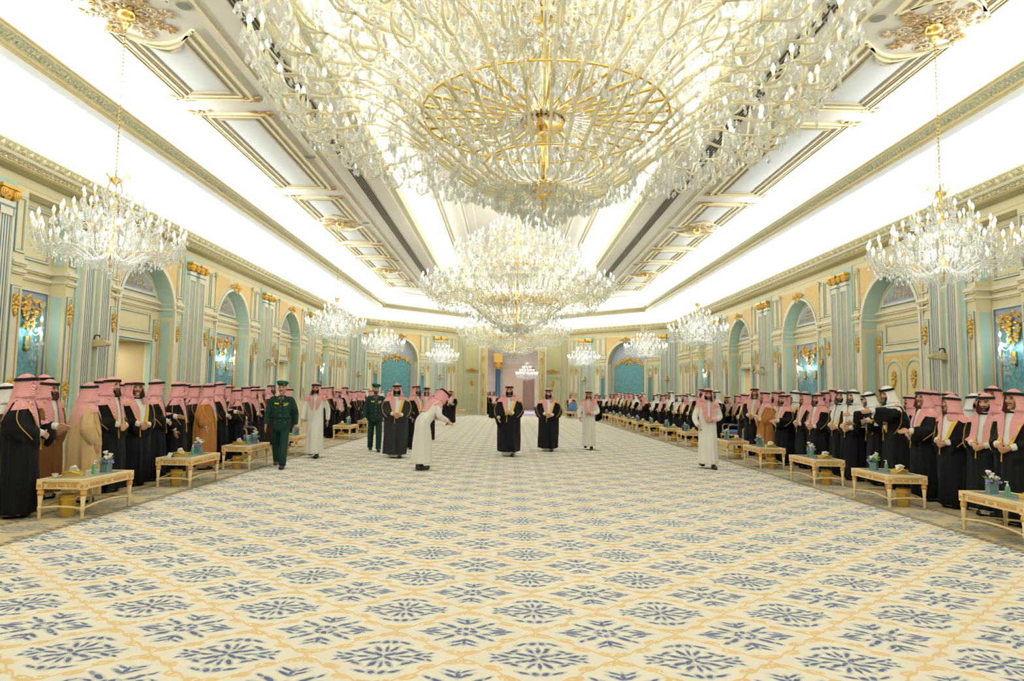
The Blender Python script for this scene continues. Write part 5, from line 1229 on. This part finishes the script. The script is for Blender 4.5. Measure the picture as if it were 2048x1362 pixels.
    if kind == 'bisht':
        def stripm(mb, xl, xr, z0, z1, off, nz=22, nx=4, mi=0):
            v = []; ok = True; prev = None
            for i in range(nz + 1):
                z = z0 + (z1 - z0) * i / nz
                for k in range(nx + 1):
                    x = xl(z) + (xr(z) - xl(z)) * k / nx; y = fy(x, z); y = -.1 if y is None else y; v.append((x, y - off, z))
            f = [(i * (nx + 1) + k, i * (nx + 1) + k + 1, (i + 1) * (nx + 1) + k + 1, (i + 1) * (nx + 1) + k) for i in range(nz) for k in range(nx)]
            mb.add(v, f, mi, True)
        zb = open_to; L = lambda z: -.03 - .105 * max(0, min(1, (z - zb) / (1.40 - zb))); R = lambda z: .03 + .105 * max(0, min(1, (z - zb) / (1.40 - zb)))
        th = MB(); stripm(th, L, R, 1.45, zb, .006, 22, 6)
        for e in (-1, 1):
            el, wr_ = E[e], Wr[e]; cu = MB(); cu.tube([tuple(el.lerp(wr_, .6)), tuple(el.lerp(wr_, .985))], [.05, .040], 12); cum = cu.mesh('cuff', WTHOBE); bend(cum, lean); P.parts.append(('cuff', cum, 'thobe'))
        th.tube([(0, .0, 1.455), (0, .0, 1.495)], [.066, .062], 14)
        hm_ = MB(); rings(hm_, [(.035, .17, .15 + stride * .12, 0), (.3, .165, .15 + stride * .08, 0), (.55, .16, .14, 0)], 24); P.parts.append(('thobe_hem', hm_.mesh('thobe_hem', WTHOBE), 'thobe'))
        tm = th.mesh('thobe', WTHOBE); bend(tm, lean); 
        tr = MB(); tw = .06
        stripm(tr, lambda z: L(z) - tw, L, 1.42, zb - .05, .016, 22, 2); stripm(tr, R, lambda z: R(z) + tw, 1.42, zb - .05, .016, 22, 2)
        for e in (-1, 1):
            pts = []
            for i in range(15):
                t_ = i / 14; psi = e * (1.45 - .55 * t_ + .25 * math.sin(PI * t_)); z = 1.36 - .40 * t_; r_ = rr(psi, z) + .006; pts.append((r_ * math.sin(psi), .01 - r_ * math.cos(psi), z))
            tr.tube(pts, .0055, 5)
        for e in (-1,): tr.tube([(L(zb) - .02, (fy(-.055, zb - .06) or -.2) - .012, zb - .05), (L(zb) - .02, (fy(-.055, zb - .2) or -.25) - .02, zb - .22)], [.004, .011], 6)
        rm = tr.mesh('trim', TRIM); bend(rm, lean)
        P.parts += [('cloak', gm, 'cloak'), ('thobe', tm, 'thobe'), ('trim', rm, None)]
    elif kind == 'thobe':
        c = MB(); c.tube([(0, .005, 1.485), (0, .002, 1.515)], [.066, .062], 16)
        v = []; 
        for i in range(16):
            z = 1.49 - .30 * i / 15
            for x in (-.014, .014): v.append((x, (fy(x, z) or -.12) - .004, z))
        c.add(v, [(2 * i, 2 * i + 1, 2 * i + 3, 2 * i + 2) for i in range(15)], 0, True)
        cm_ = c.mesh('collar', WTHOBE); bend(cm_, lean); P.parts += [('thobe', gm, 'cloak'), ('collar', cm_, 'thobe')]
    else:
        # officer: tunic, trousers, belt, buttons, medals, beret
        t_ = MB(); rings(t_, [(.80, .205, .150, .0), (.90, .20, .145, 0), (1.0, .182, .135, 0), (1.03, .180, .132, 0), (1.15, .19, .135, 0), (1.30, .205, .135, .005), (1.38, .20, .118, .01), (1.43, .15, .10, .012), (1.465, .09, .08, .012), (1.485, .066, .068, .01)], 36)
        for e in (-1, 1): limb(t_, [(e * .12, .01, 1.385), tuple(S[e] + Vector((-e * .01, 0, -.025))), tuple(E[e]), tuple(E[e].lerp(Wr[e], .96))], [.07, .075, .064, .052], 14)
        gm = remeshed(t_, .0125, 2, .5); gm.name = 'tunic'; gm.materials.append(GREENU)
        bvh = BVHTree.FromPolygons([v.co.copy() for v in gm.vertices], [tuple(p.vertices) for p in gm.polygons])
        def fy(x, z):
            h = bvh.ray_cast(Vector((x, -1.5, z)), Vector((0, 1, 0))); return h[0].y if h[0] is not None else -.13
        l_ = MB(); rings(l_, [(.74, .165, .12, 0), (.86, .178, .128, 0), (.95, .165, .12, 0)], 24)
        for e in (-1, 1): limb(l_, [(e * .085, 0, .84), tuple(knee[e]), tuple(ank[e] + Vector((0, .0, -.02)))], [.098, .082, .072], 14)
        lm = remeshed(l_, .0125, 3, .5); lm.name = 'trousers'; lm.materials.append(GREENU)
        bl = MB(); bl.lathe([(.9, 0)], 3) if False else None
        pts = []
        for k in range(30): a = 2 * PI * k / 30; pts.append((.187 * math.sin(a), -.137 * math.cos(a), 1.035))
        bl.tube(pts, .018, 6, 0, closed=True, flat=1.4); P.parts.append(('belt', bl.mesh('belt', GREENU), None))
        for x, z in [(0, q_) for q_ in (1.35, 1.26, 1.17, 1.08, .97)] + [(.1, 1.235), (-.1, 1.235), (.1, .93), (-.1, .93)]:
            bt = MB(); bt.ball((x, fy(x, z) - .003, z), .011 if x == 0 else .009, 8, 5); P.parts.append(('button', bt.mesh('button', BRASS), None))
        rb = MB(); cols = [(226, 190, 40), (170, 40, 36), (60, 120, 60), (220, 220, 210)]
        mm = [mat('ribbon_%d' % i, c_, .6, vary=0) for i, c_ in enumerate(cols)]
        for i in range(4):
            for k in range(4): x = .065 + .022 * k; z = 1.325 - .016 * i; y = fy(x, z); rb.box((x - .01, y - .006, z - .007), (x + .01, y + .01, z + .007), (i + k) % 4)
        bq = MB()
        for k in range(3): x = -.11 + .03 * k; z = 1.315; y = fy(x, z); bq.box((x - .013, y - .006, z - .016), (x + .013, y + .01, z + .016), 0)
        P.parts.append(('name_badge', bq.mesh('name_badge', mm[0]), None))
        P.parts.append(('medal_ribbons', rb.mesh('medal_ribbons', mm), None))
        for e in (-1, 1):
            ep = MB(); ep.box((e * .16 - .045, -.03, 1.42), (e * .16 + .045, .03, 1.432)); P.parts.append(('epaulette', ep.mesh('epaulette', GOLD), None))
            ep = MB(); ep.box((e * .045 - .012, fy(e * .045, 1.42) - .008, 1.40), (e * .045 + .012, fy(e * .045, 1.42) + .01, 1.44)); P.parts.append(('collar_tab', ep.mesh('collar_tab', mm[1]), None))
        sh = MB(); v = []
        for i in range(6):
            z = 1.475 - .11 * i / 5; hw = .045 * (1 - i / 5) + .004
            for x in (-hw, hw): v.append((x, fy(x, z) - .004, z))
        sh.add(v, [(2 * i, 2 * i + 1, 2 * i + 3, 2 * i + 2) for i in range(5)]); P.parts.append(('shirt_front', sh.mesh('shirt_front', [cloth('sage_shirt', (120, 140, 116))]), None))
        tie = MB(); tie.box((-.014, fy(0, 1.4) - .012, 1.36), (.014, fy(0, 1.4) + .01, 1.465)); P.parts.append(('tie', tie.mesh('tie', [cloth('dark_tie', (30, 44, 38))]), None))
        be = MB(); n = 24; M = HM @ Matrix.Translation((0, .01, .075)) @ Matrix.Rotation(.12, 4, 'X') @ Matrix.Rotation(.10, 4, 'Y')
        be.lathe([(.084, -.025), (.09, -.02), (.092, 0), (.112, .018), (.116, .035), (.10, .055), (.05, .066), (0, .067)], n, 0, True, M @ Matrix.Diagonal((.98, 1.14, 1, 1))); bm_ = be.mesh('beret', BERET); P.parts.append(('beret', bm_, None))
        bd = MB(); bd.ball(tuple(M @ Vector((.045, -.098, .02))), (.02, .008, .024), 8, 6); P.parts.append(('beret_badge', bd.mesh('beret_badge', BRASS), None))
        P.parts += [('tunic', gm, None), ('trousers', lm, None)]
    # ---- headcloth
    if kind != 'officer':
        NT_, rows = 56, []
        c = HM.translation; rx, ry, rz = .094, .116, .128
        prof = []
        for i in range(9): prof.append(('dome', i / 8 * 1.25, 0))
        for i in range(1, 9): prof.append(('side', i / 8, 0))
        for i in range(1, 19): prof.append(('drape', i / 18, 0))
        v = []; rnd = random.Random(seed + 5); p1, p2 = rnd.uniform(0, 6), rnd.uniform(0, 6)
        zc = c.z + rz * math.cos(1.25); znk = 1.475
        for kd, t_, _ in prof:
            for j in range(NT_ + 1):
                u = -1 + 2 * j / NT_
                if kd == 'dome': th_ = u * PI * (1 - .0 * t_) if t_ < .85 else u * (PI - (t_ - .85) / .4 * .62)
                elif kd == 'side': th_ = u * (PI - .62 - .22 * math.sin(PI * min(1, t_ * 1.0)) * 1.0 + .10 * t_)
                else: th_ = u * (PI - .52 + .30 * min(1, t_ * 2.5))
                fold = math.sin(8 * th_ + p1) * .5 + math.sin(13 * th_ + p2) * .4
                if kd == 'dome':
                    l = Vector((rx * math.sin(t_) * math.sin(th_), ry * math.sin(t_) * math.cos(th_), rz * math.cos(t_))) * (1 + .0 * fold); p = HM @ l
                elif kd == 'side':
                    ex = 1 + .28 * t_ + .42 * t_ * t_; a = rx * 1.07 * math.sin(1.25) * ex; b_ = ry * 1.07 * math.sin(1.25) * (1 + .12 * t_) + (.01 * t_)
                    q = .008 * fold * t_; l = Vector(((a + q) * math.sin(th_), (b_ + q) * math.cos(th_) + .01 * t_, rz * math.cos(1.25) - (zc - znk) * t_)); yw = yaw * (1 - .45 * t_)
                    Rm = Matrix.Rotation(yw, 3, 'Z'); l2 = Rm @ Vector((l.x, l.y, 0)); p = Vector((c.x + l2.x, c.y + l2.y, c.z + l.z + (-.02 * math.cos(th_) * nod * 5)))
                else:
                    back = .5 + .5 * math.cos(th_); ath = abs(th_)
                    hz = np.interp(ath, [0, .7, 1.15, 2.15, 2.45, 2.8, PI], [1.10, 1.12, 1.31, 1.34, 1.2, 1.10, 1.15])
                    if gh == 'long' and ath > 2.2: hz -= .10
                    if gh == 'back' and ath > 1.9 and th_ > 0: hz = 1.36
                    z = znk + (hz - znk) * t_; psi = PI - th_ + yaw * .55 * (1 - t_)
                    psi = -(PI - (th_ + yaw * .55 * (1 - t_) * -1)) if False else None
                    tt = th_ - 0.0; dx, dy = math.sin(tt), math.cos(tt)
                    yw = yaw * .55 * max(0, 1 - t_ * 1.6); dx, dy = dx * math.cos(yw) - dy * math.sin(yw), dx * math.sin(yw) + dy * math.cos(yw)
                    ps = math.atan2(dx, -dy); base = rr(ps, min(z, 1.47)); own = .150 - .025 * abs(dy) + .03 * min(1, t_ * 3)
                    r_ = max(own, min(base, .36) + .012) + .007 * fold * (.4 + t_); p = Vector((r_ * dx, .0 + r_ * dy, z))
                v.append(tuple(p))
        W1 = NT_ + 1; f = [(i * W1 + j, i * W1 + j + 1, (i + 1) * W1 + j + 1, (i + 1) * W1 + j) for i in range(len(prof) - 1) for j in range(NT_)]
        q = MB(); q.add(v, f, 0, True); gmh = q.mesh('headcloth', RGH); bend(gmh, lean); P.parts.append(('headcloth', gmh, 'gh'))
        ag = MB()
        for dz, s_ in ((.052, 1.03), (.070, .985)):
            ag.tube([tuple(HM @ Vector((rx * .985 * s_ * math.sin(2 * PI * k / 30), ry * .985 * s_ * math.cos(2 * PI * k / 30) + .004, dz + .016 * -math.cos(2 * PI * k / 30)))) for k in range(30)], .0105, 7, 0, closed=True)
        am_ = ag.mesh('agal', AGAL); bend(am_, lean); P.parts.append(('agal', am_, None))
        bend(gm, lean)
    # ---- shoes
    s0 = MB(); 
    for e in (-1, 1):
        sm_ = MB(); a_ = ank[e]; up = .02 * stride if e < 0 else 0
        rbox(sm_, (a_.x - .045, a_.y - .17, 0 + (a_.z - .09)), (a_.x + .045, a_.y + .075, .075 + (a_.z - .09)), .03); rbox(sm_, (a_.x - .04, a_.y - .03, .05 + (a_.z - .09)), (a_.x + .04, a_.y + .07, .11 + (a_.z - .09)), .02)
        P.parts.append(('shoe', sm_.mesh('shoe', SHOE), None))
    return P
def spawn(P, x, y, heading, h=1.76, cloak=BLACK, gh=RGH, skin=0, thobe=WTHOBE, label='', group=None):
    """heading: direction faced, degrees, 0 = +X, 90 = +Y"""
    r = empty('person', (x, y, 0), math.radians(heading) + PI / 2); k = h / 1.76; r.scale = (k, k, k)
    for nm, me, slot in P.parts:
        o = link(nm, me, r); m_ = {'skin': SKINS[skin % 3], 'cloak': cloak, 'gh': gh, 'thobe': thobe}.get(slot)
        if m_ is not None: o.material_slots[0].link = 'OBJECT'; o.material_slots[0].material = m_
    return tag(r, label, 'person', group)
# ================================================================== PEOPLE
PS = [figure('bisht', 'clasp', 0, .08, seed=1), figure('bisht', 'clasp', .55, .06, seed=2), figure('bisht', 'clasp', -.55, .06, seed=3, gh='back'), figure('bisht', 'reach', .35, .05, seed=4), figure('bisht', 'down', -.4, .03, seed=5, gh='back', wide=1.05), figure('bisht', 'down', .4, .1, seed=6, hem=.09), figure('bisht', 'clasp', .2, .18, seed=11, hem=.10, gh='long')]
P_WALKB = figure('bisht', 'walk', .05, .12, stride=.8, seed=7, hem=.12, open_to=1.06, gh='back'); P_WALKB2 = figure('bisht', 'clasp', -.1, .15, stride=.7, seed=12, hem=.09, gh='back')
P_TH1 = figure('thobe', 'swing', .0, .05, stride=.8, seed=8, hem=.10); P_TH2 = figure('thobe', 'walk', .0, .12, stride=.8, seed=9, hem=.11, gh='long')
P_BEND = figure('thobe', 'give', .1, .25, stride=.3, lean=.62, seed=10, hem=.13); P_BOW = figure('bisht', 'give', .2, .2, lean=.55, seed=13); P_HUG = figure('bisht', 'hug', .3, .15, lean=.18, seed=14, wide=1.05)
P_OFF = figure('officer', 'swing', 0, .02, stride=.75, seed=1); P_OFF2 = figure('officer', 'swing', .15, .02, stride=.55, seed=2)
CL = {'k': (BLACK, 'black'), 'g': (BLACK2, 'charcoal'), 'b': (BRN, 'brown'), 'l': (LBRN, 'light brown'), 't': (TAN, 'tan'), 'd': (DBRN, 'dark brown')}
HC = {'r': (RGH, 'red checked'), 'w': (WGH, 'white')}
def horizon(px): return 788 + .0157 * (px - 1016.5)
def near_table(sd, y):
    c_ = [(abs(t[3] - y), t) for t in TABLES if t[0] == sd]; return ORD[min(c_)[1][1]]
PLACED = [(o.location.x, o.location.y, .5) for o in bpy.data.objects if o.type == 'EMPTY' and o.name.startswith('armchair') and o.parent is None]
PLACED += [(-.27, 17.6, .35), (.86, 19.33, .35), (-3.06, 16.74, .35), (-2.95, 19.3, .35), (-3.0, 22.4, .35), (-4.97, 16.44, .3), (4.21, 15.27, .3), (-5.02, 14.12, .3), (-3.89, 18.32, .3)]
def settle(X, Y):
    # slide away along the line of sight until nobody's shoulders overlap
    t = 0.0
    while t < 3.5:
        k = 1 + t / max(Y, 1); x, y = CAM.x + (X - CAM.x) * k, Y * k
        if all((x - a) ** 2 + (y - b) ** 2 > (.33 + r_) ** 2 for a, b, r_ in PLACED): break
        t += .06
    PLACED.append((x, y, .33)); return x, y
def guest(px, py, X, code, proto=None, heading=None, Y=None, say=None):
    """a standing guest: pixel of the top of the head, X of his row, cloak and headcloth code"""
    sd = 1 if X > 0 else -1; rnd = random.Random(int(px * 13) + (7 if sd > 0 else 0))
    if Y is None: Y = at_x(px, py, X).y
    X, Y = settle(X, Y)
    h = 1.6 + (horizon(px) - py) * Y / F_PX - .015; h = max(1.64, min(1.92, h))
    if proto is None: proto = PS[rnd.choice((0, 1, 2, 0, 1, 2, 4, 5, 6))]
    if heading is None: heading = (182 + rnd.uniform(-14, 22)) if sd > 0 else (14 + rnd.uniform(-18, 30))
    row = 'front row' if abs(X) < 6.85 else 'back row'
    lb = say or '%s-cloaked man, %s headcloth, %s behind %s table from entrance, %s' % (CL[code[0]][1].replace(' ', '-'), HC[code[1]][1].replace('checked', '').strip(), row, near_table(sd, Y), 'officers\' side' if sd < 0 else 'closed doors\' side')
    return spawn(proto, X, Y, heading, h, CL[code[0]][0], HC[code[1]][0], rnd.randrange(3), GTHOBE if rnd.random() < .12 else WTHOBE, lb, 'guests standing on the officers\' side' if sd < 0 else 'guests standing on the closed doors\' side')
A_, B_, C_, D_, E_, F_, G_ = PS
LROW = [(10, 764, -7.0, 'dw', D_, 15), (50, 746, -6.35, 'kr', D_, 24), (86, 748, -7.5, 'kr', A_, 0), (97, 757, -6.45, 'br', G_, -8), (176, 763, -6.3, 'tr', F_, 50), (202, 755, -7.6, 'kr', None, None), (222, 752, -6.5, 'kr', A_, -5), (244, 762, -7.9, 'kr', None, None), (262, 759, -7.4, 'kr', None, None), (274, 759, -6.5, 'kr', C_, -25), (311, 757, -6.45, 'kr', D_, 18), (355, 762, -6.45, 'kr', F_, 12), (372, 764, -7.3, 'kr', None, None), (388, 766, -6.5, 'gr', A_, 20), (416, 765, -6.4, 'lr', F_, 10), (438, 762, -6.5, 'kr', D_, 5), (456, 769, -7.4, 'kr', None, None), (473, 775, -6.4, 'kr', A_, 25), (491, 770, -6.5, 'kr', F_, 15), (509, 769, -7.6, 'kr', None, None), (507, 775, -6.6, 'kr', D_, -10), (520, 775, -6.4, 'gr', None, 15), (541, 767, -6.9, 'dr', None, None), (576, 774, -6.7, 'kr', None, None),
        (646, 772, -7.0, 'kr', None, None), (660, 771, -6.5, 'kr', C_, 10), (675, 781, -6.4, 'kr', G_, -30), (689, 772, -6.6, 'kr', None, -15), (699, 780, -7.6, 'kr', None, None), (706, 785, -6.4, 'kr', None, 20), (716, 779, -6.5, 'kr', None, 20), (725, 782, -6.6, 'kr', None, 0), (732, 775, -7.6, 'kw', None, None), (742, 779, -7.2, 'kr', None, 20), (765, 784, -7.0, 'kw', None, None), (779, 779, -6.7, 'kr', None, None), (800, 783, -6.6, 'kr', None, None), (836, 779, -5.6, 'kr', None, None), (874, 777, -5.3, 'kr', B_, -30), (891, 784, -4.4, 'kr', None, None)]
RROW = [(2030, 777, 6.35, 'kr', A_, 196), (1989, 771, 7.5, 'kr', None, None), (1974, 785, 6.4, 'kr', G_, 200), (1963, 783, 8.2, 'kr', None, None), (1946, 786, 7.6, 'kw', B_, 250), (1905, 788, 6.45, 'kr', C_, 190), (1900, 782, 7.5, 'kr', None, None), (1868, 780, 7.6, 'kr', None, None), (1849, 778, 6.5, 'kr', D_, 178), (1822, 789, 7.9, 'kr', None, None), (1793, 769, 6.7, 'kw', P_HUG, 175), (1756, 781, 6.3, 'kw', P_HUG, 160), (1729, 793, 7.9, 'kr', None, None), (1708, 778, 6.5, 'kw', A_, 200), (1683, 779, 6.4, 'kw', B_, 196), (1672, 776, 7.4, 'kr', None, None), (1652, 780, 7.7, 'kr', None, None), (1637, 784, 6.4, 'kr', G_, 196), (1612, 782, 6.6, 'kr', A_, 185), (1593, 780, 6.9, 'kw', C_, 190), (1578, 787, 7.8, 'kr', None, None), (1568, 787, 6.4, 'kr', D_, 195), (1554, 781, 7.0, 'kr', None, None), (1562, 780, 8.0, 'kr', None, None), (1532, 781, 6.5, 'lr', A_, 185), (1510, 774, 6.6, 'kr', B_, 225), (1491, 786, 6.5, 'kr', C_, 170), (1494, 786, 7.9, 'kw', None, None), (1476, 789, 7.7, 'kr', None, None), (1455, 791, 7.7, 'kr', A_, 230), (1435, 780, 6.7, 'kw', None, 190), (1404, 774, 6.6, 'kr', B_, 240),
        (1387, 788, 6.5, 'kw', None, None), (1378, 785, 7.2, 'kw', None, None), (1371, 788, 6.5, 'kr', None, 205), (1357, 788, 6.4, 'kw', A_, 210), (1343, 782, 6.5, 'kw', A_, 205), (1335, 787, 7.4, 'kr', None, None), (1326, 788, 6.5, 'kr', G_, 200), (1319, 786, 7.3, 'kw', None, None), (1311, 788, 6.5, 'kw', None, 200), (1297, 784, 6.3, 'kr', P_BOW, 200), (1286, 785, 6.5, 'kw', None, 200), (1278, 788, 7.0, 'kr', None, None), (1271, 788, 6.5, 'kw', A_, 205), (1262, 785, 6.6, 'kr', None, 205), (1253, 785, 6.7, 'kr', None, 205), (1246, 788, 6.4, 'kw', None, 200), (1239, 782, 6.6, 'kr', None, 205), (1231, 787, 6.4, 'kr', None, 205), (1223, 787, 6.2, 'kr', A_, 215), (1211, 790, 6.1, 'kw', A_, 220), (1200, 789, 5.9, 'kr', None, 215), (1193, 788, 5.2, 'kr', A_, 220)]
for rows in (LROW, RROW):      # men who hide their neighbours in the photograph take their places first
    for q in sorted(rows, key=lambda q: (q[0] not in (50, 176, 416, 1532), abs(q[2]) > 6.85)): guest(*q[:4], q[4], q[5])
guest(1139, 788, 4.0, 'kr', A_, 240, Y=46.2, say='man in black cloak and red headcloth standing alone beside the blue armchairs near doorway')
WG = 'men walking up the carpet'
spawn(P_WALKB, -.27, 17.6, -92, 1.84, BLACK, RGH, 0, WTHOBE, 'bearded man striding up mid-carpet in black gold-edged cloak and red headcloth')
spawn(P_WALKB2, .86, 19.33, -95, 1.78, BLACK, RGH, 1, WTHOBE, 'man in black gold-edged cloak walking with hands together, beside mid-carpet leader')
spawn(P_WALKB2, -3.06, 16.74, -78, 1.82, BLACK2, RGH, 0, WTHOBE, 'man in sheer charcoal gold-edged cloak walking between officer and stooping man in white')
spawn(PS[4], -2.95, 19.3, -30, 1.82, BLACK, RGH, 1, WTHOBE, 'man in black cloak and red headcloth half hidden behind the stooping man in white')
spawn(PS[0], -3.0, 22.4, -88, 1.80, BLACK, RGH, 2, WTHOBE, 'man in black cloak facing the entrance behind the stooping man in white')
spawn(P_TH1, -4.97, 16.44, -88, 1.80, WTHOBE, RGH, 0, WTHOBE, 'bearded man in white thobe and red headcloth walking behind the first officer, arms down')
spawn(P_TH2, 2.1, 20.07, -100, 1.74, WTHOBE, RGH, 2, WTHOBE, 'man in white thobe walking alone, hand on chest, far side of mid-carpet leader')
spawn(P_TH2, 4.21, 15.27, -93, 1.80, WTHOBE, RGH, 0, WTHOBE, 'bearded man in white thobe holding his red headcloth, walking beside guests\' tables, closed doors\' side')
spawn(P_BEND, -2.08, 14.14, 28, 1.84, WTHOBE, RGH, 1, WTHOBE, 'man in white thobe stooping forward with outstretched hands holding a dark red phone')
spawn(P_OFF, -5.02, 14.12, -82, 1.78, label='clean-lined officer in dark green uniform and beret walking beside third low table', skin=2)
spawn(P_OFF2, -3.89, 18.32, -75, 1.80, label='bearded officer in dark green uniform and beret beside the man in charcoal cloak', skin=0)
spawn(figure('bisht', 'hold', .0, .05, stride=.3, seed=21, hem=.12), -3.21, 34.1, -85, 1.74, BLACK, RGH, 1, WTHOBE, 'cameraman in black cloak holding a video camera far up the carpet')
for x, y, lb, gh, hd in ((-1.25, 43.9, 'man in black cloak and red headcloth standing in front of the great doorway', RGH, -80), (-1.75, 53.0, 'man in black cloak and red headcloth waiting just beyond the great doorway', RGH, -70), (-2.05, 54.5, 'man in black cloak and white headcloth waiting beyond the great doorway', WGH, -60)):
    spawn(PS[0], x, y, hd, 1.76, BLACK, gh, 0, WTHOBE, lb, 'men by the great doorway')
# ---------------------------------------------------------------- things held
CAMB = mat('camera_black', (26, 28, 30), .45); r = empty('video_camera', (-3.19, 33.62, .93), .2)
m = MB(); rbox(m, (-.06, -.18, 0), (.06, .16, .13), .015); m.build('body', CAMB, r); m = MB(); m.lathe([(.045, 0), (.05, .02), (.05, .12), (.055, .13), (.04, .128)], 14, 0, True, Matrix.Translation((0, -.18, .07)) @ Matrix.Rotation(PI / 2, 4, 'X')); m.build('lens', DARK, r)
m = MB(); m.tube(bez([(0, -.14, .13), (0, -.12, .2), (0, .08, .2), (0, .12, .13)], 4), .012, 6); m.build('handle', CAMB, r); tag(r, 'black video camera held by the cameraman far up the carpet', 'video camera')
bp = [o for o in bpy.data.objects if o.type == 'EMPTY' and o.get('label', '').startswith('man in white thobe stooping')][0]
r = empty('phone'); m = MB(); rbox(m, (-.04, -.008, -.075), (.04, .008, .075), .006); m.build('case', mat('dark_red_case', (120, 48, 40), .5), r); m = MB(); m.box((-.035, .008, -.068), (.035, .0095, .068)); m.build('screen', DARK, r)
tag(r, 'dark red phone held out by the stooping man in white thobe', 'phone')
def bent(p, lean):
    x, y, z = p; w_ = min(1, max(0, (z - .78) / .35)); w_ = w_ * w_ * (3 - 2 * w_); a = lean * w_; z -= .92; return Vector((x, y * math.cos(a) - z * math.sin(a), .92 + y * math.sin(a) + z * math.cos(a)))
kk = 1.84 / 1.76; q = bent((.13, -.48, 1.28), .62) * kk; rz = math.radians(28) + PI / 2
r.location = Vector((-2.08, 14.14, 0)) + Matrix.Rotation(rz, 3, 'Z') @ q; r.rotation_euler = (.6, .3, rz)
